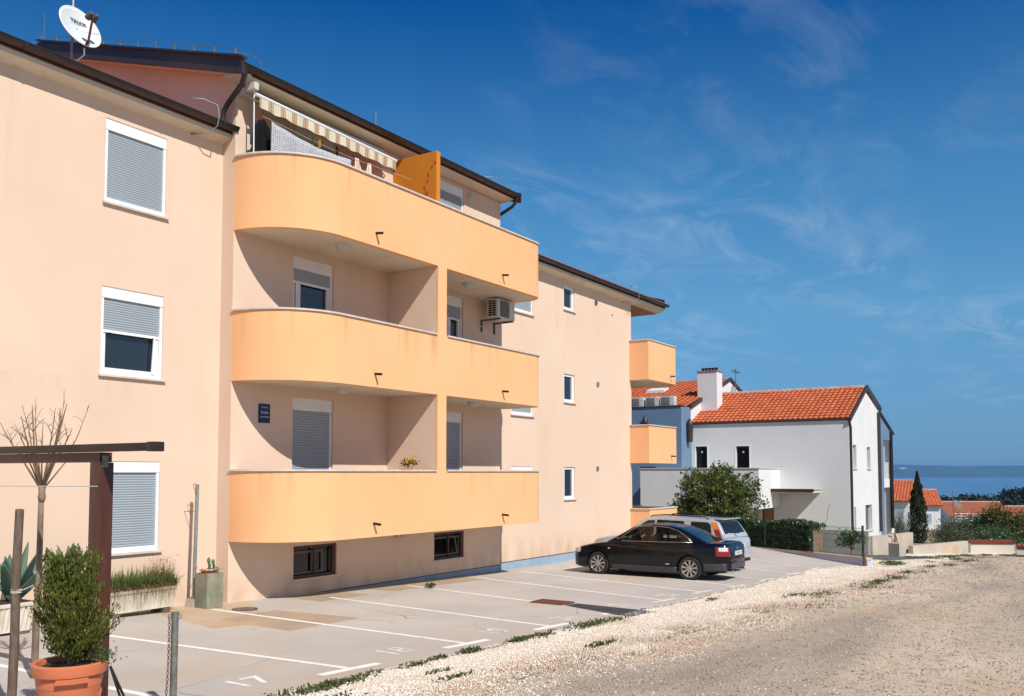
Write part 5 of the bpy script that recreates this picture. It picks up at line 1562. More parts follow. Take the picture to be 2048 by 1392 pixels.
def seats(t, yf_, yr_):
    for yy in (yf_ - .12, yr_ - .2):
        for xx in (-.36, .36):
            MB().bbox(xx - .22, xx + .22, yy - .08, yy + .05, .6, 1.10, .04).build('seat', 'cartrim', t, smooth='auto')
            MB().bbox(xx - .12, xx + .12, yy - .09, yy - .01, 1.11, 1.27, .035).build('headrest', 'cartrim', t, smooth='auto')
    MB().tube([(-.36 + .17 * math.cos(a), yf_ + .42 - .05 * math.sin(a), .98 + .16 * math.sin(a)) for a in np.linspace(0, 2 * math.pi, 20)], .016, 6).build('steering_wheel', 'black', t)
    MB().box(-.66, .66, yf_ + .5, yf_ + .75, .7, .955).build('dashboard', 'black', t)
def sedan():
    t = thing('black_sedan', 'black four-door saloon parked nose to the wall', 'car', (22.44, 9.94, lot_z(22.5, 9.9) + .03), local=True, rotz=R(1))
    t.scale = (.97, .97, .97)
    c = Car(dict(
        hw=[(-2.275, .52), (-2.25, .63), (-2.16, .74), (-1.9, .835), (-1.3, .878), (0, .885), (1.2, .875), (1.75, .85), (2.05, .78), (2.2, .68), (2.275, .54)],
        top=[(-2.275, .74), (-2.25, .90), (-2.18, .985), (-1.9, 1.0), (-1.4, 1.0), (-.6, .955), (.6, .955), (1.0, .955), (1.5, .89), (1.95, .79), (2.15, .70), (2.275, .56)],
        sill=[(-2.275, .33), (-2.0, .27), (-1.5, .22), (0, .20), (1.6, .20), (2.0, .20), (2.275, .26)],
        roof=[(-1.78, .955), (-1.5, 1.06), (-1.15, 1.235), (-.85, 1.355), (-.5, 1.415), (-.1, 1.43), (.2, 1.41), (.45, 1.345), (.8, 1.13), (1.12, .94)],
        yf=1.395, yr=-1.255, ra=.355, zw=.315, zbelt=.93, tumble=.50))
    c.body('body', 'carblack', t)
    win1 = [(.83, .965), (.02, .975), (.05, 1.33), (.28, 1.325), (.42, 1.255)]
    win2 = [(-.05, .975), (-.86, .99), (-.86, 1.235), (-.70, 1.305), (-.45, 1.345), (-.02, 1.345)]
    win3 = [(-.91, .99), (-1.27, 1.0), (-1.10, 1.11), (-.91, 1.215)]
    c.cabin('cabin', 'carblack', t, (win1, win2, win3), ((.40, 1.02),))
    seats(t, .25, -.62)
    for sd in (-1, 1):
        for w_ in (win1, win2, win3): c.side_glass(w_, 'side_window', 'carclear', t, side=sd)
        # chrome surround
        def strip(pts, nm='chrome_strip'):
            MB().tube([(sd * (c.cab_x(a, b) + .009), a, b) for a, b in pts], .009, 6).build(nm, 'chrome', t, smooth=True)
        strip([(.88, .955), (.4, .962), (-.2, .968), (-.8, .98), (-1.31, .99)])
        strip([(-1.31, .99), (-1.12, 1.13), (-.88, 1.27), (-.6, 1.35), (-.3, 1.375), (.05, 1.37), (.30, 1.345), (.45, 1.275), (.85, .965)])
        c.side_patch(-.9, 1.03, .205, .33, 'sill_trim', 'cartrim', t, side=sd, off=.010)
        c.side_patch(-2.2, -1.62, .28, .47, 'bumper_trim', 'cartrim', t, side=sd, off=.008)
        c.side_patch(-2.262, -1.96, .66, .90, 'tail_light', 'red', t, side=sd, off=.008, slant=.12)
        c.side_patch(-2.225, -2.02, .785, .885, 'reversing_lens', 'clear', t, side=sd, off=.013, slant=.12)
        c.side_patch(1.98, 2.2, .60, .72, 'headlight', 'clear', t, side=sd, off=.008, slant=-.3)
        c.side_patch(1.02, 1.08, .74, .765, 'side_repeater', 'clear', t, side=sd, off=.010)
        c.side_patch(-.70, -.60, .40, .42, 'badge', 'clear', t, side=sd, off=.010)
        for yh in (.12, -.72):
            MB().bbox(sd * c.side_x(yh, .82) - .012, sd * c.side_x(yh, .82) + .012, yh - .09, yh + .09, .80, .84, .01).build('door_handle', 'carblack', t, smooth='auto')
        for yl, zl in ((.96, .90), (-.02, .90), (-.88, .75)):
            c.side_patch(yl - .003, yl + .003, .34, zl, 'door_seam', 'black', t, side=sd, off=.002, n=2, k=10)
        # mirror
        MB().bbox(sd * .99 - .09, sd * .99 + .09, .66, .76, .93, 1.05, .03).build('mirror', 'carblack', t, smooth='auto')
        for yw_ in (c.yf, c.yr): wheel(t, sd * .775, yw_, .317, sd)
        MB().tube([(sd * .45, -2.30, .27), (sd * .45, -2.1, .27)], .035, 10).build('exhaust', 'chrome', t, smooth='auto')
    c.top_glass(-1.66, -.86, .86, 'rear_window', 'carglass', t)
    c.top_glass(.40, 1.02, .9, 'windscreen', 'carclear', t)
    MB().bbox(-.27, .27, -2.292, -2.272, .665, .775, .006).build('number_plate', 'plate', t)
    text_mesh('PU 471-CF', .075, 'print_dark', 'lettering', t, Matrix.Translation((0, -2.2925, .72)) @ FACE_S, .001)
    MB().bbox(-.56, .56, -2.283, -2.2, .55, .575, .006).build('bumper_strip', 'cartrim', t)
    MB().bbox(-.55, .55, -2.286, -2.2, .32, .47, .02).build('rear_bumper_trim', 'cartrim', t)
    rg = MB()
    for k in range(4):
        rg.lathe([(.024, 0), (.03, -.004), (.024, -.008)], (-.063 + .042 * k, -2.256, .855), 16, axis='y', cap=False)
    rg.build('ring_emblem', 'chrome', t)
    MB().box(-.62, .62, -1.9, 1.9, .19, .5).build('underbody', 'dark', t)
sedan()

def wagon():
    t = thing('silver_estate_car', 'silver estate car with roof rails parked beyond the black saloon', 'car', (24.72, 10.6, lot_z(25, 10.5) + .03), local=True, rotz=R(-7))
    c = Car(dict(
        hw=[(-2.26, .66), (-2.23, .76), (-2.1, .83), (-1.8, .865), (-1.2, .88), (0, .885), (1.2, .875), (1.75, .85), (2.05, .78), (2.2, .68), (2.27, .54)],
        top=[(-2.26, .80), (-2.23, .92), (-2.1, .965), (-1.4, .96), (-.6, .955), (.6, .955), (1.0, .955), (1.5, .89), (1.95, .80), (2.15, .70), (2.27, .56)],
        sill=[(-2.26, .35), (-2.0, .29), (-1.5, .24), (0, .21), (1.6, .21), (2.0, .21), (2.27, .26)],
        roof=[(-2.17, .95), (-2.10, 1.10), (-1.98, 1.30), (-1.90, 1.40), (-1.7, 1.45), (-1.0, 1.485), (-.2, 1.495), (.2, 1.47), (.45, 1.40), (.8, 1.15), (1.12, .94)],
        yf=1.38, yr=-1.26, ra=.355, zw=.315, zbelt=.93, tumble=.36))
    c.body('body', 'carsilver', t)
    c.cabin('cabin', 'carsilver', t)
    for sd in (-1, 1):
        c.side_glass([(.83, .965), (.02, .975), (.05, 1.37), (.28, 1.36), (.42, 1.28)], 'side_window', 'carglass', t, side=sd)
        c.side_glass([(-.05, .975), (-.92, .98), (-.95, 1.20), (-.88, 1.37), (-.02, 1.385)], 'side_window', 'carglass', t, side=sd)
        c.side_glass([(-1.08, .98), (-1.80, 1.0), (-1.72, 1.30), (-1.62, 1.36), (-1.12, 1.37)], 'side_window', 'carglass', t, side=sd)
        c.side_glass([(-1.95, .96), (-2.10, .96), (-1.98, 1.17), (-1.84, 1.17)], 'tail_light', 'red', t, side=sd, off=.012)
        c.side_glass([(-1.84, 1.175), (-1.98, 1.175), (-1.88, 1.37), (-1.73, 1.37)], 'indicator', 'amber', t, side=sd, off=.012)
        c.side_patch(-.9, 1.03, .215, .33, 'sill_trim', 'cartrim', t, side=sd, off=.010)
        MB().tube([(sd * .56, -1.62, 1.44), (sd * .57, -1.5, 1.50), (sd * .59, -.3, 1.535), (sd * .57, .15, 1.50), (sd * .56, .25, 1.46)], .017, 7).build('roof_rail', 'black', t, smooth=True)
        MB().bbox(sd * .99 - .09, sd * .99 + .09, .66, .76, .93, 1.05, .03).build('mirror', 'carsilver', t, smooth='auto')
        for yw_ in (c.yf, c.yr): wheel(t, sd * .775, yw_, .317, sd, 7)
    c.top_glass(-2.12, -1.93, .84, 'rear_window', 'carglass', t, off=.012)
    c.top_glass(.40, 1.02, .9, 'windscreen', 'carglass', t)
    MB().bbox(-.56, .56, -2.03, -1.78, 1.435, 1.462, .01).build('rear_spoiler', 'carsilver', t, smooth='auto')
    MB().bbox(-.27, .27, -2.277, -2.257, .66, .77, .006).build('number_plate', 'plate', t)
    text_mesh('PU 208-KL', .075, 'print_dark', 'lettering', t, Matrix.Translation((0, -2.2775, .715)) @ FACE_S, .001)
    MB().bbox(-.70, .70, -2.30, -2.1, .36, .60, .05).build('rear_bumper', 'carsilver', t, smooth='auto')
    MB().bbox(-.6, .6, -2.285, -2.1, .27, .36, .02).build('bumper_trim', 'black', t, smooth='auto')
    MB().lathe([(.001, -.004), (.055, -.004), (.055, 0)], (-.38, -2.115, 1.02), 18, axis='y').build('sticker', 'signtext', t)
    MB().add([(-.33, -2.085, 1.10), (-.20, -2.085, 1.10), (-.25, -2.05, 1.2)], [(0, 1, 2)]).build('sticker', 'sign', t, fixn=False)
    MB().tube([(.0, -2.17, .97), (-.1, -2.12, 1.06), (.28, -2.12, 1.05)], .010, 5).build('wiper', 'black', t)
    MB().box(-.62, .62, -1.9, 1.9, .2, .5).build('underbody', 'dark', t)
    MB().tube([(-.4, -2.29, .27), (-.4, -2.1, .27)], .03, 8).build('exhaust', 'bolt', t)
wagon()

# ------------------------------------------------------------------ fence, hedge, laurel, low walls
FD = (Vector((32.0, 10.1, 0)) - Vector((29.95, 6.25, 0))).normalized()
FN = Vector((FD.y, -FD.x, 0))                     # away from the lot
def fpt(s, off=0.0, z=0.0):
    q = Vector((29.95, 6.25, 0)) + FD * s + FN * off
    return Vector((q.x, q.y, z))
KZ = -2.68
def along(mb, s0, s1, o0, o1, z0, z1):
    V = [fpt(s0, o0, z0), fpt(s1, o0, z0), fpt(s1, o1, z0), fpt(s0, o1, z0), fpt(s0, o0, z1), fpt(s1, o0, z1), fpt(s1, o1, z1), fpt(s0, o1, z1)]
    return mb.add(V, [(0, 3, 2, 1), (4, 5, 6, 7), (0, 1, 5, 4), (1, 2, 6, 5), (2, 3, 7, 6), (3, 0, 4, 7)])
t = thing('retaining_wall', 'low lavender retaining wall with concrete kerb at the lot end', 'wall', fpt(0, .1, -3.1))
along(MB(), -.1, 9.6, .03, .22, -3.4, KZ - .075).build('wall', 'lavender', t)
along(MB(), -.12, 9.6, -.02, .27, KZ - .073, KZ).build('kerb', 'concrete', t)
def fence():
    t = thing('wire_fence', 'dark green welded wire fence on the low retaining wall', 'fence', fpt(0, .1, KZ))
    L = 8.9
    for s in (0.12, 2.2, 4.36, 6.5, 8.7):
        z0 = KZ - (.0)
        q = fpt(s, .12)
        MB().box(q.x - .03, q.x + .03, q.y - .03, q.y + .03, z0, KZ + 1.0).build('post', 'fence', t)
    for h in (.06, .26, .46, .66, .90):
        MB().tube([fpt(.1, .085, KZ + h), fpt(L, .085, KZ + h)], .0045, 4).build('horizontal_wire', 'fence', t)
    w = MB()
    n = int(L / .055)
    for k in range(n): 
        q = fpt(.14 + k * .055, .08)
        w.box(q.x - .0022, q.x + .0022, q.y - .0022, q.y + .0022, KZ + .03, KZ + .95)
    o = w.build('vertical_wires', 'fence', t, fixn=False); kind(o, 'stuff')
    q = fpt(-.05, -.05)
    MB().tube([(q.x, q.y, lot_z(q.x, q.y) - .02), (q.x, q.y, KZ + .15)], .035, 8).build('rusty_post', 'rust', t)
fence()
def hedge():
    t = thing('hedge', 'clipped dark green hedge behind the wire fence', 'hedge', fpt(5, .6, KZ))
    n = 9500
    s = rng.uniform(2.35, 9.0, n)
    z = KZ - .05 + 1.0 * rng.random(n) ** .8
    side = rng.random(n)
    off = np.where(side < .6, .20 + .12 * rng.random(n), .2 + .8 * rng.random(n))
    z = np.where(side < .6, z, KZ + .78 + .18 * rng.random(n))
    z += .06 * np.sin(s * 2.3) * (z > KZ + .7)
    P = np.array([tuple(fpt(float(a), float(o), float(b))) for a, o, b in zip(s, off, z)])
    leaves('foliage', P, .13, 'hedge', t, aspect=.5)
    along(MB(), 2.45, 9.0, .34, .9, KZ - .3, KZ + .72).build('inner_twigs', 'twig', t)
hedge()
def laurel():
    c = np.array((34.45, 12.75, -1.08))
    t = thing('laurel_tree', 'dense round evergreen laurel tree behind the parked cars', 'tree', (34.55, 12.55, -3.2))
    tr = MB()
    tr.tube([(34.55, 12.55, -3.25), (34.5, 12.58, -2.4), (34.55, 12.5, -1.5)], [.13, .11, .07], 9)
    r = random.Random(8)
    for k in range(14):
        a = r.uniform(0, 6.28); e = Vector((34.55 + 1.2 * math.cos(a), 12.55 + 1.2 * math.sin(a), -1.2 + r.uniform(-.7, 1.1)))
        tr.tube([(34.53, 12.56, -2.3 + .05 * k), Vector((34.53, 12.56, -1.9)).lerp(e, .5), e], [.05, .035, .015], 6)
    tr.build('trunk', 'bark', t, smooth=True)
    P = clump_points(c, (1.62, 1.62, 1.36), 300, 46, .12, shell=.42, rnd=.13)
    P2 = clump_points(c + np.array((0, 0, -.9)), (1.45, 1.45, .85), 90, 34, .13, shell=.5, rnd=.08)
    leaves('crown', np.concatenate([P, P2]), .145, 'laurel', t, aspect=.42, up=.5)
laurel()
def bushlet(name, c, rad, n, size, m, label, cat='shrub', stems=6, aspect=.45, group=None, up=.4):
    t = thing(name, label, cat, (c[0], c[1], c[2] - rad[2]), group)
    P = clump_points(c, rad, max(12, n // 22), 22, .22 * rad[0], shell=.35, rnd=.2)
    leaves('foliage', P, size, m, t, aspect=aspect, up=up)
    st = MB(); r = random.Random(int(c[0] * 10))
    for k in range(stems):
        a = r.uniform(0, 6.28)
        st.tube([(c[0], c[1], c[2] - rad[2] * 1.15), (c[0] + rad[0] * .3 * math.cos(a), c[1] + rad[1] * .3 * math.sin(a), c[2] - rad[2] * .2), (c[0] + rad[0] * .7 * math.cos(a), c[1] + rad[1] * .7 * math.sin(a), c[2] + rad[2] * .6)], [.02 * rad[0] + .006, .015 * rad[0] + .004, .004], 5)
    st.build('stems', 'twig', t)
    return t
bushlet('small_shrub', (31.5, 6.95, -2.2), (.42, .42, .2), 420, .13, 'hedge', 'small leafy shrub beside the last fence post')
MB().tube([(31.5, 6.95, -3.2), (31.5, 6.95, -2.3)], .03, 6).build('stem', 'twig', bpy.data.objects['small_shrub'])
o = MB().box(36.0, 36.2, 7.35, 11.5, -3.6, -2.22).build('garden_wall', 'concrete_grey'); tag(o, 'grey garden wall seen through the wire fence', 'wall')

def wall_seg(name, a, b, z0, z1, th, m, label, cat='wall', cap=None):
    a, b = Vector((a[0], a[1], 0)), Vector((b[0], b[1], 0))
    d = (b - a).normalized(); n = Vector((-d.y, d.x, 0)) * th
    mb = MB()
    V = [a, b, b + n, a + n]
    mb.add([(p_.x, p_.y, z0) for p_ in V] + [(p_.x, p_.y, z1) for p_ in V], [(0, 3, 2, 1), (4, 5, 6, 7), (0, 1, 5, 4), (1, 2, 6, 5), (2, 3, 7, 6), (3, 0, 4, 7)])
    o = mb.build(name, m); tag(o, label, cat)
    return o
wall_seg('concrete_wall', (37.3, 7.45), (40.9, 6.55), -3.7, -2.50, .18, 'concrete', 'raw concrete gate wall with a hose hanging on it')
wall_seg('concrete_post', (36.55, 6.35), (37.05, 6.2), -3.5, -2.68, .42, 'concrete', 'stubby concrete gate post in front of the gate wall')
wall_seg('concrete_wall', (40.0, 6.42), (44.2, 4.85), -3.8, -3.0, .2, 'concrete', 'long low raw concrete wall beside the gravel road')
wall_seg('concrete_wall', (37.0, 8.6), (37.25, 7.5), -3.6, -2.52, .18, 'concrete', 'concrete return wall beside the white house')
hz = MB().tube([(38.6, 7.0, -2.42), (38.9, 6.93, -2.47), (39.0, 6.9, -2.8), (38.75, 6.95, -3.0), (38.95, 6.9, -2.5), (39.15, 6.86, -2.8), (39.1, 6.86, -3.2), (38.9, 6.9, -3.4)], .025, 6).build('garden_hose', 'hose', smooth=True)
tag(hz, 'reddish garden hose looped over the concrete gate wall', 'hose')
def coped_wall(a, b, label, top=-3.62):
    a_, b_ = Vector((*a, 0)), Vector((*b, 0)); L = (b_ - a_).length; d = (b_ - a_).normalized(); n = Vector((-d.y, d.x, 0))
    zt = top
    t = thing('tiled_wall', label, 'wall', (a[0], a[1], -4.3), 'cream walls coped with red tiles')
    V = [a_, b_, b_ + n * .25, a_ + n * .25]
    MB().add([(p_.x, p_.y, -4.6) for p_ in V] + [(p_.x, p_.y, zt - .12) for p_ in V], [(0, 3, 2, 1), (4, 5, 6, 7), (0, 1, 5, 4), (1, 2, 6, 5), (2, 3, 7, 6), (3, 0, 4, 7)]).build('wall', 'cream_wall', t)
    r = MB(); tiled(r, a_ - n * .06 + Vector((0, 0, zt - .11)), d, n + Vector((0, 0, .35)), L, .4, tw=.2, course=.4, amp=.06)
    o = r.build('coping_tiles', 'tileclay', t, fixn=False); kind(o, 'stuff')
coped_wall((53.4, 5.75), (54.65, 3.8), 'cream wall with red tile coping across the side street, nearer part')
coped_wall((53.35, 3.62), (53.8, 1.2), 'cream wall with red tile coping running out at the right edge', top=-3.76)
sheet('driveway', 'drive', lambda x: 6.35 - .3 * (x - 33), lambda x: 7.9 - .18 * (x - 33), 33.5, 37.2, 20, 6, ground_z, .05, 'dark asphalt driveway beside the white house')
sheet('side_street', 'drive', lambda x: -9, lambda x: 4.1 - .03 * (x - 46), 47, 140, 60, 8, ground_z, .03, 'grey asphalt side street at the far right')

# ------------------------------------------------------------------ white house and blue house
def box_window(parent, axis, c, u0, u1, z0, z1, frame='brown_wood', pane='glass_dark', depth=.16, fr=.06, sill=True, inward=1):
    """recessed window set into a thin surround; axis 'x' = wall facing -X at X=c, 'y' = wall facing -Y at Y=c"""
    f = MB(); p_ = MB(); s_ = MB()
    def B(mb, a, b, d0, d1, za, zb):
        if axis == 'x': mb.box(c + d0, c + d1, a, b, za, zb)
        else: mb.box(a, b, c + d0, c + d1, za, zb)
    B(f, u0, u0 + fr, -.004, .05, z0, z1); B(f, u1 - fr, u1, -.004, .05, z0, z1)
    B(f, u0 + fr, u1 - fr, -.004, .05, z1 - fr, z1); B(f, u0 + fr, u1 - fr, -.004, .05, z0, z0 + fr)
    w = f.build('window', frame, parent)
    B(p_, u0 + fr, u1 - fr, -.001, .03, z0 + fr, z1 - fr)
    o = p_.build('pane', pane, w); o.location = (0, 0, 0)
    if sill:
        B(s_, u0 - .06, u1 + .06, -.07, .02, z0 - .05, z0 - .002); o = s_.build('sill', 'coping', w); o.location = (0, 0, 0)
    return w
def wall_holes(mb, axis, c, u0, u1, z0, z1, holes, reveal=.2):
    U = sorted({u0, u1, *[h[0] for h in holes], *[h[1] for h in holes]}); Z = sorted({z0, z1, *[h[2] for h in holes], *[h[3] for h in holes]})
    def P(u, d, z): return (c + d, u, z) if axis == 'x' else (u, c + d, z)
    for i in range(len(U) - 1):
        for j in range(len(Z) - 1):
            a, b = (U[i] + U[i + 1]) / 2, (Z[j] + Z[j + 1]) / 2
            if any(h[0] < a < h[1] and h[2] < b < h[3] for h in holes): continue
            mb.quad(P(U[i], 0, Z[j]), P(U[i + 1], 0, Z[j]), P(U[i + 1], 0, Z[j + 1]), P(U[i], 0, Z[j + 1]))
    for (a, b, z_, w_) in holes:
        r = reveal
        mb.quad(P(a, 0, z_), P(a, r, z_), P(a, r, w_), P(a, 0, w_)); mb.quad(P(b, 0, z_), P(b, 0, w_), P(b, r, w_), P(b, r, z_))
        mb.quad(P(a, 0, w_), P(a, r, w_), P(b, r, w_), P(b, 0, w_)); mb.quad(P(a, 0, z_), P(b, 0, z_), P(b, r, z_), P(a, r, z_))

def white_house():
    t = thing('white_house', 'white rendered house with orange tiled gable roof', 'house', (45.4, 10.04, -3.7))
    X0, Y0, Y1, XR = 45.4, 10.04, 18.08, 52.6
    fh = [(14.96, 15.66, -.1, 1.36), (17.22, 17.87, -.1, 1.38), (13.75, 14.35, -3.9, -1.75)]
    mb = MB(); wall_holes(mb, 'x', X0, Y0, Y1, -3.95, 2.55, fh, .22); mb.build('front_wall', 'white_wall', t, fixn=False)
    gh = [(46.2, 46.95, .2, 1.36), (49.4, 50.25, .2, 1.33), (46.2, 46.6, -3.2, -1.7), (48.75, 50.35, -3.0, -1.68)]
    mb = MB(); wall_holes(mb, 'y', Y0, X0, XR, -3.95, 2.55, gh, .3)
    mb.add([(X0, Y0, 2.55), (49.3, Y0, 4.22), (XR, Y0, 3.36), (XR, Y0, 2.55)], [(3, 2, 1, 0)])
    mb.build('gable_wall', 'white_wall', t, fixn=False)
    MB().quad((XR, Y0, -3.9), (XR, Y1, -3.9), (XR, Y1, 3.3), (XR, Y0, 3.3)).build('back_wall', 'white_wall', t, fixn=False)
    for (a, b, z0, z1) in fh[:2]:
        w_ = box_window(t, 'x', X0 + .12, a, b, z0, z1, frame='brown_wood', fr=.05, sill=False)
        o = MB().lathe([(.05, 0), (.05, -.02), (.001, -.03)], (X0 + .11, (a + b) / 2, z1 - .3), 10, axis='x').build('ceiling_spot', 'lamp', w_); o.location = (0, 0, 0)
        s_ = MB(); e = .07
        s_.box(X0 - .012, X0 - .001, a - e, a - .001, z0, z1 + e); s_.box(X0 - .012, X0 - .001, b + .001, b + e, z0, z1 + e); s_.box(X0 - .012, X0 - .001, a, b, z1 + .001, z1 + e)
        o = s_.build('surround', 'pvc', w_); o.location = (0, 0, 0)
    d_ = box_window(t, 'x', X0 + .12, 13.75, 14.35, -3.9, -1.75, frame='brown_wood', pane='wood_soffit', fr=.07, sill=False)
    for (a, b, z0, z1) in gh:
        w_ = box_window(t, 'y', Y0 + .2, a, b, z0, z1, frame='brown_wood', pane='glass', fr=.06, sill=False)
        o = MB().box(a - .05, b + .05, Y0 - .06, Y0 + .2, z0 - .05, z0 - .001).build('sill', 'coping', w_); o.location = (0, 0, 0)
    # roof
    sl = Vector((49.3 - 45.36, 0, 4.42 - 2.60)); r = MB()
    tiled(r, (45.36, Y0 - .02, 2.62), (0, 1, 0), sl, Y1 - Y0 + .1, sl.length, tw=.25, course=.36, amp=.055, step=.05, seg=6)
    o = r.build('roof_tiles', 'tile', t, fixn=False); kind(o, 'stuff')
    MB().quad((49.3, Y0, 4.42), (52.75, Y0, 3.45), (52.75, Y1, 3.45), (49.3, Y1, 4.42)).build('rear_roof_slope', 'tile', t, fixn=False)
    rd = MB()
    for k in range(20): rd.tube([(49.3, Y0 - .02 + .405 * k, 4.44), (49.3, Y0 + .39 + .405 * k, 4.46)], .11, 8)
    o = rd.build('ridge_tiles', 'ridge', t, smooth='auto'); kind(o, 'stuff')
    MB().prism([(45.28, 2.46), (45.28, 2.66), (49.3, 4.56), (52.8, 3.6), (52.8, 3.42), (49.3, 4.36)], 1, Y0 - .14, Y0 - .03).build('verge_board', 'brown_fascia', t)
    MB().tube([(45.35, Y0 - .1, 2.58), (45.35, Y1, 2.58)], .045, 8).build('gutter', 'brown_fascia', t, smooth='auto')
    MB().tube([(45.3, Y0 - .05, 2.52), (45.5, Y0 - .07, 2.2), (45.5, Y0 - .07, -3.2)], .06, 8).build('downpipe', 'brown_fascia', t, smooth='auto')
    MB().tube([(52.2, Y0 - .07, 3.3), (52.2, Y0 - .07, -3.2)], .1, 8).build('downpipe', 'brown_fascia', t, smooth='auto')
    # terrace and canopy
    tr = MB(); tr.box(42.0, 45.39, 13.4, 19.5, -1.72, .18); tr.build('terrace', 'white_wall', t)
    MB().box(41.96, 45.39, 13.36, 19.54, .182, .225).build('terrace_coping', 'coping', t)
    MB().box(42.4, 45.38, 14.6, 19.4, -3.9, -1.73).build('terrace_base', 'cream_wall', t)
    MB().box(43.9, 45.39, 11.42, 13.39, -.98, -.82).build('canopy', 'cream_wall', t)
    MB().tube([(43.83, 11.35, -.86), (43.83, 13.5, -.86)], .075, 8).build('canopy_gutter', 'brown_metal', t, smooth='auto')
    MB().box(43.86, 45.38, 11.36, 13.45, -.818, -.78).build('canopy_top', 'coping', t)
    # hairline cracks in the render
    MB().tube([(X0 - .002, 11.0, -1.55), (X0 - .002, 11.1, -1.9), (X0 - .002, 11.12, -2.2), (X0 - .002, 11.28, -2.6)], .010, 4).build('render_crack', 'concrete_grey', t)
    # blue part and loggia at the rear end
    b = MB()
    b.add([(52.62, Y0, -3.95), (53.75, Y0, -3.95), (53.75, Y0, 3.02), (52.62, Y0, 3.3)], [(0, 1, 2, 3)])
    b.add([(53.75, Y0, 1.85), (55.6, Y0, 1.85), (55.6, Y0, 2.5), (53.75, Y0, 3.02)], [(0, 1, 2, 3)])
    b.build('blue_wall', 'blue_wall', t, fixn=False)
    MB().quad((53.75, Y0 + 1.6, -3.95), (56.5, Y0 + 1.6, -3.95), (56.5, Y0 + 1.6, 2.2), (53.75, Y0 + 1.6, 2.2)).build('loggia_wall', 'cream_wall', t, fixn=False)
    MB().box(55.7, 56.5, Y0 + .02, Y0 + 1.59, -3.95, 2.2).build('loggia_pier', 'white_wall', t)
    MB().box(53.77, 55.68, Y0 + .05, Y0 + 1.58, -.85, -.35).build('loggia_slab', 'white_wall', t)
    for k in range(14):
        MB().box(53.82 + .14 * k, 53.85 + .14 * k, Y0 + .08, Y0 + .12, -.34, .52).build('baluster', 'white_paint', t)
    MB().box(53.78, 55.68, Y0 + .07, Y0 + .13, .525, .57).build('handrail', 'white_paint', t)
    MB().tube([(55.65, Y0 - .06, 2.3), (55.65, Y0 - .06, -3.2)], .1, 8).build('downpipe', 'black', t)
    MB().prism([(52.6, 3.32), (52.6, 3.42), (56.6, 2.32), (56.6, 2.2)], 1, Y0 - .1, Y0 + .2).build('verge_board', 'brown_fascia', t)
white_house()

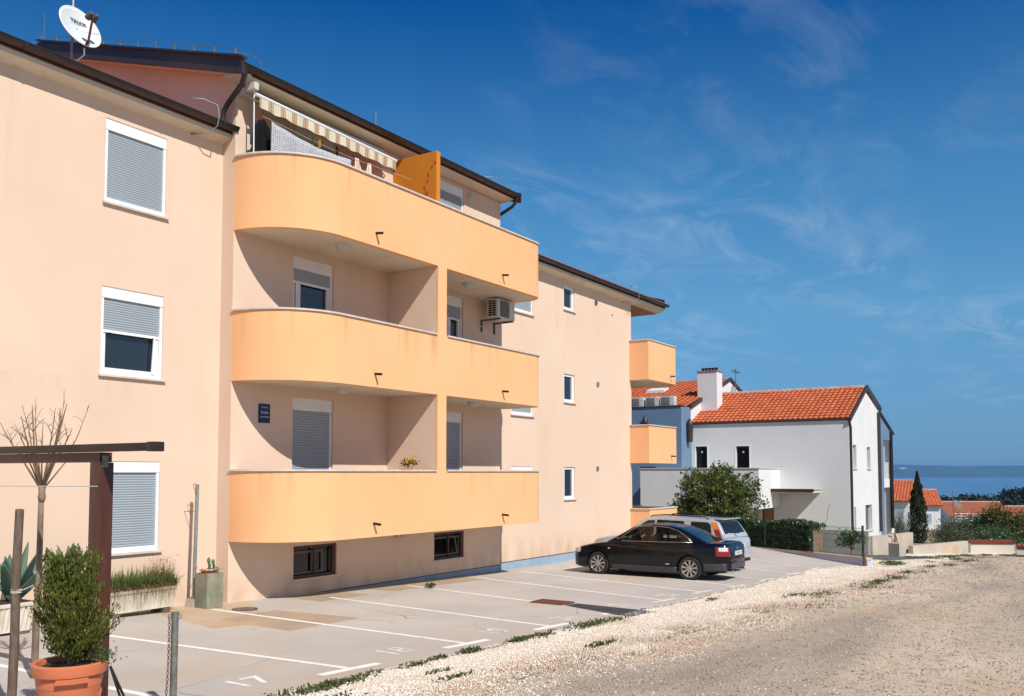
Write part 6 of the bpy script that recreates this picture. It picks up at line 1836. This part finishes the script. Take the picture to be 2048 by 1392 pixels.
def blue_house():
    t = thing('blue_house', 'blue rendered house with orange tiled roof behind the end balconies', 'house', (44.1, 18.1, -3.7))
    X0, Y0, Y1 = 44.1, 18.12, 28.0
    mb = MB(); wall_holes(mb, 'x', X0, Y0, Y1, -3.95, 3.46, [(19.6, 20.5, -1.2, .3)], .2); mb.build('front_wall', 'blue_wall', t, fixn=False)
    box_window(t, 'x', X0 + .1, 19.6, 20.5, -1.2, .3, frame='brown_wood', pane='brown_wood', sill=True)
    MB().quad((X0, Y0, -3.95), (45.42, Y0, -3.95), (45.42, Y0, 3.46), (X0, Y0, 3.46)).build('side_wall', 'blue_wall', t, fixn=False)
    MB().add([(45.42, Y0, 2.0), (45.42, Y0, 3.42), (51.6, Y0, 5.40), (55.6, Y0, 4.1), (55.6, Y0, 2.0)], [(0, 1, 2, 3, 4)]).build('gable_wall', 'white_wall', t, fixn=False)
    MB().box(X0 - .05, X0 + .5, Y0 - .03, Y1, 3.462, 3.52).build('parapet_cap', 'brown_fascia', t)
    sl = Vector((51.6 - 44.7, 0, 5.52 - 3.42)); r = MB()
    tiled(r, (44.7, Y0 + .02, 3.44), (0, 1, 0), sl, Y1 - Y0, sl.length, tw=.30, course=.40, amp=.06, step=.05, seg=6)
    o = r.build('roof_tiles', 'tile', t, fixn=False); kind(o, 'stuff')
    MB().quad((51.6, Y0, 5.52), (55.9, Y0, 4.1), (55.9, Y1, 4.1), (51.6, Y1, 5.52)).build('rear_roof_slope', 'tile', t, fixn=False)
    MB().prism([(45.3, 3.40), (45.3, 3.6), (51.6, 5.62), (55.9, 4.25), (55.9, 4.12), (51.6, 5.46)], 1, Y0 - .1, Y0 - .005).build('verge_board', 'brown_fascia', t)
    # chimney stack
    c = MB().box(46.9, 47.75, 17.2, 18.30, 3.0, 5.50).build('chimney', 'white_wall', t)
    o = MB().box(46.86, 47.79, 17.16, 18.34, 5.502, 5.56).build('chimney_cap', 'tile_old', c); o.location = (0, 0, 0)
    for k in range(5):
        o = MB().lathe([(.07, 0), (.07, .12), (.1, .13), (.1, .18), (.001, .2)], (47.3, 17.36 + .19 * k, 5.56), 10).build('flue_pot', 'black', c); o.location = (0, 0, 0)
    sk = MB().prism([(48.3, 4.62), (49.0, 4.86), (49.0, 4.96), (48.3, 4.78)], 1, 20.9, 22.0).build('skylight', 'white_wall', t)
    MB().tube([(43.95, 20.1, 1.2), (43.95, 20.1, 2.6), (43.95, 20.1, 2.62), (43.95, 20.1, 2.82), (43.95, 20.1, 3.05)], [.09, .09, .17, .15, .02], 10).build('flue_pipe', 'brown_fascia', t, smooth='auto')
    MB().tube([(44.9, 17.98, 1.6), (44.9, 17.98, 2.52), (44.9, 17.98, 2.6), (44.9, 17.98, 2.85)], [.16, .2, .2, .03], 10).build('flue_pipe', 'brown_fascia', t, smooth='auto')
    an = MB().tube([(52.0, 17.9, 4.2), (52.0, 17.9, 6.2)], .025, 6)
    an.tube([(51.5, 17.9, 6.05), (52.6, 17.9, 5.95)], .02, 5)
    for k in range(5): an.tube([(51.6 + .22 * k, 17.7, 6.03 - .02 * k), (51.6 + .22 * k, 18.1, 6.03 - .02 * k)], .012, 4)
    an.build('aerial', 'bolt', t)
    ds = MB(); ds.lathe([(.001, .06), (.2, .04), (.36, -.03), (.37, -.03), (.2, .025), (.001, .045)], (51.0, 17.75, 4.7), 20, axis='y')
    ds.build('roof_dish', 'slat', t, smooth='auto')
    return t
blue_house()
for (y0, y1, lab) in ((18.56, 19.36, 'white air conditioner on the blue house parapet, nearest the chimney'), (19.44, 20.2, 'white air conditioner on the blue parapet, middle of three'), (20.32, 21.1, 'white air conditioner on the blue parapet, farthest from the chimney')):
    ac_unit(44.22, 44.58, y0, y1, 3.525, 4.03, lab, 'air conditioners on the blue house', face='-x')

# ------------------------------------------------------------------ far houses, planting, wood
def far_house(name, label, P_front, u, depth_v, L, Dp, z0, ze, zr, m_wall, wins, m_roof='tile', verge='white_paint', overhang=.5, tw=.35):
    """gabled house: P_front = left front corner, u along the eave, depth_v into the house; front eave faces the camera"""
    u = Vector((*u, 0)).normalized(); v = Vector((*depth_v, 0)).normalized(); p0 = Vector((*P_front, 0))
    t = thing(name, label, 'house', (p0.x, p0.y, z0))
    def Q(a, b, z): 
        q = p0 + u * a + v * b; return (q.x, q.y, z)
    w = MB()
    w.quad(Q(0, 0, z0), Q(L, 0, z0), Q(L, 0, ze), Q(0, 0, ze)); w.quad(Q(0, Dp, z0), Q(L, Dp, z0), Q(L, Dp, ze), Q(0, Dp, ze))
    for a in (0, L): w.add([Q(a, 0, z0), Q(a, 0, ze), Q(a, Dp / 2, zr), Q(a, Dp, ze), Q(a, Dp, z0)], [(0, 1, 2, 3, 4)])
    w.build('wall', m_wall, t, fixn=False)
    k = overhang; dz = (zr - ze) / (Dp / 2)
    sl = Vector(Q(0, Dp / 2, zr + .15)) - Vector(Q(0, -k, ze + .15 - dz * k)); r = MB()
    tiled(r, Q(-.25, -k, ze + .15 - dz * k), u, sl, L + .5, sl.length, tw=tw, course=.42, amp=.07, step=.05, seg=4)
    r.quad(Q(-.25, Dp / 2, zr + .15), Q(L + .25, Dp / 2, zr + .15), Q(L + .25, Dp + k, ze + .15 - dz * k), Q(-.25, Dp + k, ze + .15 - dz * k))
    o = r.build('roof_tiles', m_roof, t, fixn=False); kind(o, 'stuff')
    MB().tube([Q(-.25, Dp / 2, zr + .2), Q(L + .25, Dp / 2, zr + .2)], .13, 6).build('ridge', 'ridge', t)
    vb = MB()
    for a in (-.3, L + .25):
        vb.add([Q(a, -k, ze - dz * k), Q(a, Dp / 2, zr), Q(a, Dp + k, ze - dz * k), Q(a, Dp + k, ze + .2 - dz * k), Q(a, Dp / 2, zr + .2), Q(a, -k, ze + .2 - dz * k)], [(0, 1, 4, 5), (1, 2, 3, 4)])
    vb.build('verge_board', verge, t, fixn=False)
    for (face, a, b, za, zb) in wins:
        wm = MB(); pm = MB()
        if face == 'f': 
            wm.quad(Q(a - .1, -.02, za - .1), Q(b + .1, -.02, za - .1), Q(b + .1, -.02, zb + .1), Q(a - .1, -.02, zb + .1)); pm.quad(Q(a, -.035, za), Q(b, -.035, za), Q(b, -.035, zb), Q(a, -.035, zb))
        else:
            e = L + .02
            wm.quad(Q(e, a - .1, za - .1), Q(e, b + .1, za - .1), Q(e, b + .1, zb + .1), Q(e, a - .1, zb + .1)); pm.quad(Q(e + .015, a, za), Q(e + .015, b, za), Q(e + .015, b, zb), Q(e + .015, a, zb))
        f = wm.build('window', 'pvc', t, fixn=False)
        o = pm.build('pane', 'slat', f, fixn=False); o.location = (0, 0, 0)
    return t
far_house('far_house', 'white house with bright orange roof right of the cypress', (119.6, 18.6), (0.35, -1), (1, .35), 2.6, 6.5, -7.2, -3.9, -2.35, 'white_wall', [('f', .7, 1.6, -6.0, -5.0)])
far_house('far_house', 'white house with orange roof half hidden left of the cypress', (118.2, 28.0), (.08, -1), (1, .08), 8.6, 9, -7.4, -3.4, -1.2, 'white_wall', [('f', 6.5, 8.0, -5.6, -4.5), ('f', 3, 4.5, -5.6, -4.5)])
far_house('far_house', 'low house with long faded tile roof behind the white terrace', (138.4, 17.4), (.5, -1), (1, .5), 8.2, 9, -9.5, -6.0, -4.4, 'white_wall', [('f', 2, 4, -7.6, -6.6)], m_roof='tile_old')
far_house('far_house', 'low house with faded tile roof at the right edge', (147.5, 11.6), (.5, -1), (1, .5), 12, 9, -10, -6.8, -5.2, 'white_wall', [], m_roof='tile_old')
def far_dish():
    t = thing('far_dish', 'white dish and aerial mast beside the orange-roofed house', 'satellite dish', (121.6, 14.9, -6))
    MB().tube([(121.6, 14.9, -6.5), (121.6, 14.9, -2.3)], .05, 6).build('mast', 'bolt', t)
    m_ = MB(); m_.lathe([(.001, .12), (.35, .08), (.62, -.06), (.64, -.06), (.35, .06), (.001, .1)], (0, 0, 0), 18, axis='y')
    m_.xf(Matrix.Translation((121.9, 14.4, -3.9)) @ Matrix.Rotation(R(35), 4, 'Z') @ Matrix.Rotation(R(-25), 4, 'X'))
    m_.build('reflector', 'white_paint', t, smooth='auto')
    a_ = MB()
    a_.tube([(121.2, 15.3, -2.5), (122.0, 14.4, -2.6)], .03, 5)
    for k in range(4): a_.tube([(121.3 + .18 * k, 15.2 - .2 * k, -2.75), (121.3 + .18 * k, 15.2 - .2 * k, -2.3)], .02, 4)
    a_.build('aerial', 'bolt', t)
far_dish()
def terrace():
    a, b = Vector((111.0, 13.4, 0)), Vector((113.2, 10.1, 0)); d = (b - a)
    t = thing('white_terrace', 'white terrace with metal railing in front of the faded roof', 'terrace', (a.x, a.y, -7))
    n = Vector((d.y, -d.x, 0)).normalized() * -3
    for (z0, z1, nm) in ((-5.95, -5.6, 'slab'), (-7.4, -5.96, 'wall')):
        V = [a, b, b + n, a + n] if nm == 'slab' else [a + n * .15, b + n * .15, b + n, a + n]
        MB().add([(p_.x, p_.y, z0) for p_ in V] + [(p_.x, p_.y, z1) for p_ in V], [(0, 3, 2, 1), (4, 5, 6, 7), (0, 1, 5, 4), (1, 2, 6, 5), (2, 3, 7, 6), (3, 0, 4, 7)]).build(nm, 'white_wall', t)
    for k in range(7):
        q = a + d * k / 6
        MB().tube([(q.x, q.y, -5.6), (q.x, q.y, -4.55)], .035, 5).build('rail_post', 'white_paint', t)
    for h in (-5.35, -5.1, -4.85, -4.56):
        MB().tube([(a.x, a.y, h), (b.x, b.y, h)], .028, 5).build('rail', 'white_paint', t)
    q = a + d * .12
    MB().tube([(q.x, q.y, -7.4), (q.x, q.y, -5.95)], .1, 8).build('column', 'white_paint', t)
terrace()
def cypress():
    t = thing('cypress_tree', 'slender dark columnar cypress in front of the orange roofs', 'tree', (67.35, 10.45, -5.0))
    n = 8200
    h = rng.random(n) ** .85
    prof = np.interp(h, [0, .12, .3, .55, .78, .92, 1], [.30, .52, .56, .46, .27, .09, .02])
    a = rng.random(n) * 2 * np.pi
    rr = prof * (.55 + .5 * rng.random(n) ** .5) * (1 + .16 * np.sin(a * 5 + h * 17) + .1 * np.sin(h * 60 + a * 2))
    P = np.stack([67.35 + rr * np.cos(a) + .05 * np.sin(h * 9), 10.45 + rr * np.sin(a), -4.9 + 4.95 * h], 1)
    d = np.stack([np.cos(a) * .25, np.sin(a) * .25, np.ones(n)], 1)
    leaves('crown', P, .16, 'cypress', t, aspect=.3, dirs=d)
    MB().tube([(67.35, 10.45, -5.1), (67.36, 10.45, -2.0), (67.35, 10.45, -.3)], [.14, .09, .02], 8).build('trunk', 'bark', t)
cypress()
def bare_shrub(c, rad, h, label, n=60, seed=1, m='twig'):
    t = thing('bare_shrub', label, 'shrub', c)
    r = random.Random(seed); st = MB()
    for k in range(n):
        a = r.uniform(0, 6.28); q = r.random() ** .5
        p0 = Vector((c[0] + .25 * rad * r.uniform(-1, 1), c[1] + .25 * rad * r.uniform(-1, 1), c[2]))
        e = Vector((c[0] + rad * q * math.cos(a), c[1] + rad * q * math.sin(a), c[2] + h * r.uniform(.55, 1.0)))
        m_ = p0.lerp(e, .5) + Vector((r.uniform(-.1, .1), r.uniform(-.1, .1), .1))
        st.tube([p0, m_, e], [.022, .016, .008], 4)
        for w in range(4):
            s0 = m_.lerp(e, r.random()); st.tube([s0, s0 + Vector((r.uniform(-.3, .3), r.uniform(-.3, .3), r.uniform(.05, .35)))], [.012, .006], 3)
    o = st.build('branches', m, t)
bare_shrub((62.6, 10.75, -4.6), .85, 2.1, 'leafless grey shrub between the white house and the cypress', 60, 3, 'bolt')
bushlet('olive_shrub', (62.0, 7.6, -4.1), (1.5, 1.2, .75), 5200, .15, 'olive', 'loose grey-green shrub right of the cypress', stems=16, aspect=.3)
bushlet('olive_shrub', (64.5, 6.5, -4.25), (1.3, 1.2, .6), 3600, .15, 'hedge', 'low dark green shrub behind the concrete wall', stems=10, aspect=.35)
bushlet('olive_tree', (83.3, 8.4, -4.9), (1.8, 1.7, 1.1), 7000, .2, 'olive', 'grey-green olive bush left of the golden conifers', 'tree', stems=14, aspect=.3)
bushlet('olive_tree', (87.5, 10.3, -5.3), (1.4, 1.5, .95), 5200, .2, 'olive', 'dark olive bush below the white terrace', 'tree', stems=14, aspect=.3)
bushlet('golden_conifer', (81.75, 6.93, -4.3), (1.1, 1.1, 1.5), 7500, .24, 'golden', 'golden-green conifer with pointed top behind the tiled wall', 'tree', stems=8, aspect=.35, up=.9)
bushlet('golden_conifer', (80.4, 4.95, -4.7), (1.6, 1.5, 1.35), 7500, .24, 'golden', 'broad golden conifer at the right edge', 'tree', stems=8, aspect=.35, up=.9)
bushlet('hedge_shrub', (74.9, 6.3, -5.0), (1.7, 1.4, .55), 5600, .2, 'hedge', 'dark shrub filling the garden behind the tiled wall', stems=8)

def wood():
    P = []; PB = []
    r = np.random.default_rng(11)
    for k in range(150):
        x = 440 + 90 * r.random(); y = -160 + 330 * r.random()
        g_ = road_z(x); h = 9 + 5 * r.random(); w = 4.5 + 3 * r.random()
        c = r.normal(size=(26, 3)); c /= np.linalg.norm(c, axis=1)[:, None]
        C = np.array((x, y, g_ + h - 2.5)) + c * np.array((w, w, 3.2)) * (.6 + .4 * r.random((26, 1)))
        P.append(np.repeat(C, 14, 0) + r.normal(size=(26 * 14, 3)) * 1.0)
    for (x, y, h) in ((478, 33, 17.5), (475, 45, 13.5), (474, 52, 14.0)):
        c = r.normal(size=(60, 3)); c /= np.linalg.norm(c, axis=1)[:, None]
        C = np.array((x, y, road_z(x) + h - 3)) + c * np.array((7, 7, 4.2)) * (.6 + .4 * r.random((60, 1)))
        P.append(np.repeat(C, 20, 0) + r.normal(size=(60 * 20, 3)) * 1.0)
    o = leaves('pine_wood', np.concatenate(P), 1.7, 'pine', None, aspect=.6); kind(o, 'stuff', 'dark pine wood between the roofs and the sea')
    n = 26000
    X = 400 + 100 * r.random(n); Y = -200 + 400 * r.random(n)
    Z = np.array([road_z(a) for a in X]) + 6.5 * r.random(n)
    o = leaves('brushwood', np.stack([X, Y, Z], 1), 1.8, 'brush', None, aspect=.7); kind(o, 'stuff', 'brownish scrub along the foot of the pine wood')
wood()

# ------------------------------------------------------------------ loose stones and weeds
def stones(name, n, m, yfun, label, s0, s1, xr, dz, bias=1.0, verge_z=False):
    u = rng.random(n)
    X = xr[0] * (xr[1] / xr[0]) ** u
    lo, hi = zip(*[yfun(float(x)) for x in X]); lo, hi = np.array(lo), np.array(hi)
    Y = lo + (hi - lo) * rng.random(n) ** bias
    S = (s0 + (s1 - s0) * rng.random(n) ** 2.2) * (1 + np.clip((X - 12) / 25, 0, 1) * .7)
    Z = np.array([ground_z(float(a), float(b)) for a, b in zip(X, Y)]) + dz
    if verge_z:
        tt = np.clip((Y - lo - .7) / np.maximum(hi - lo - .7, .1) * 6, 0, 1)
        Z += np.where(tt > 0, -.02 + .045 * tt * tt * (3 - 2 * tt), 0).clip(0)
    base = np.array([(1, 0, 0), (0, 1, 0), (-1, 0, 0), (0, -1, 0), (0, 0, .75), (0, 0, -.6)], float)
    V = base[None] * S[:, None, None] * (.6 + .7 * rng.random((n, 6, 1)))
    a = rng.random(n) * 6.28; ca, sa = np.cos(a), np.sin(a)
    Vx = V[..., 0] * ca[:, None] - V[..., 1] * sa[:, None]; Vy = V[..., 0] * sa[:, None] + V[..., 1] * ca[:, None]
    tl = .5 * rng.normal(size=n)
    Vz = V[..., 2] + Vx * tl[:, None] * .6
    V = np.stack([Vx + X[:, None], Vy + Y[:, None], Vz + Z[:, None]], -1).reshape(-1, 3)
    f = np.array([(0, 1, 4), (1, 2, 4), (2, 3, 4), (3, 0, 4), (1, 0, 5), (2, 1, 5), (3, 2, 5), (0, 3, 5)])
    F = (f[None] + 6 * np.arange(n)[:, None, None]).reshape(-1, 3)
    o = np_mesh(name, V, F, m); kind(o, 'stuff', label)
def verge_lo(x): return 4.95 - .018 * max(x, 0) + wob(x, 2.2)
def verge_hi(x): return 7.1 - .5 * ss((x - 26) / 5)
stones('gravel', 95000, 'stone', lambda x: (verge_lo(x) - .7, verge_hi(x)), 'loose pale limestone chippings on the verge', .0035, .0155, (4.5, 38), .006, .62, True)
stones('road_stones', 42000, 'stone_road', lambda x: (-2.5, verge_lo(x) + .9), 'loose small stones scattered over the gravel road', .003, .022, (3.5, 40), .006, .75)
def weeds():
    C = []
    r = np.random.default_rng(4)
    for (x, y, n, sp) in ((6.7, 6.98, 90, .16), (6.95, 6.9, 170, .16), (7.3, 6.95, 190, .16), (7.7, 7.0, 40, .12), (8.6, 6.95, 90, .09), (9.1, 7.0, 60, .06), (9.75, 6.98, 170, .10), (10.95, 6.98, 240, .11),
                          (11.5, 6.95, 130, .12), (12.9, 6.9, 240, .22), (13.4, 6.92, 120, .2), (13.9, 6.85, 60, .2), (17.6, 6.6, 60, .12), (31.4, 5.6, 500, .4), (32.2, 5.9, 420, .4),
                          (6.2, 6.3, 120, .2), (8.2, 6.3, 50, .1), (7.5, 5.6, 60, .12), (10.2, 5.3, 90, .14)):
        C.append(np.stack([r.normal(x, sp * 1.3, n), r.normal(y, sp * .4, n)], 1))
    for k in range(20):
        x = 15 + 23 * r.random(); y = verge_lo(x) + r.normal(.0, .22); n = int(25 + 90 * r.random())
        C.append(np.stack([r.normal(x, .35, n), r.normal(y, .09, n)], 1))
    for k in range(26):
        x = 36 + 12 * r.random(); y = 6.2 - .33 * (x - 36) - .25 + r.normal(0, .22); n = 150
        C.append(np.stack([r.normal(x, .3, n), r.normal(y, .12, n)], 1))
    C = np.concatenate(C)
    Z = np.array([max(ground_z(float(a), float(b)), 0 * a - 99) for a, b in C]) + .025 + .05 * r.random(len(C))
    o = leaves('weeds', np.column_stack([C, Z]), .06, 'weed', None, aspect=.4, up=.7); kind(o, 'stuff', 'low green weeds along the verge edges')
    n = 3000
    x = r.uniform(8, 44, n); y = np.array([verge_lo(float(a)) for a in x]) + r.normal(.05, .2, n)
    roots = np.stack([x, y, np.array([ground_z(float(a), float(b)) for a, b in zip(x, y)]) + .01], 1)
    o = blades('dry_grass', roots, .07, 'dry', None, .004, .8, .4, seg=2); kind(o, 'stuff', 'sparse dry grass between verge and road')
weeds()

# ------------------------------------------------------------------ sea haze
hm = bpy.data.materials.new('sea_haze'); hm.use_nodes = True
ht = hm.node_tree; ht.nodes.remove(ht.nodes['Principled BSDF'])
pv = ht.nodes.new('ShaderNodeVolumePrincipled')
pv.inputs['Color'].default_value = (.26, .55, 1.0, 1)
pv.inputs['Density'].default_value = 6.5e-5
pv.inputs['Anisotropy'].default_value = 0.0
ht.links.new(pv.outputs[0], ht.nodes['Material Output'].inputs['Volume'])
MT['haze'] = hm
hb = MB().box(-2500, 31500, -31500, 46500, -52, 118).build('haze', 'haze')
kind(hb, 'stuff', 'thin blue haze over the sea and the far shore')
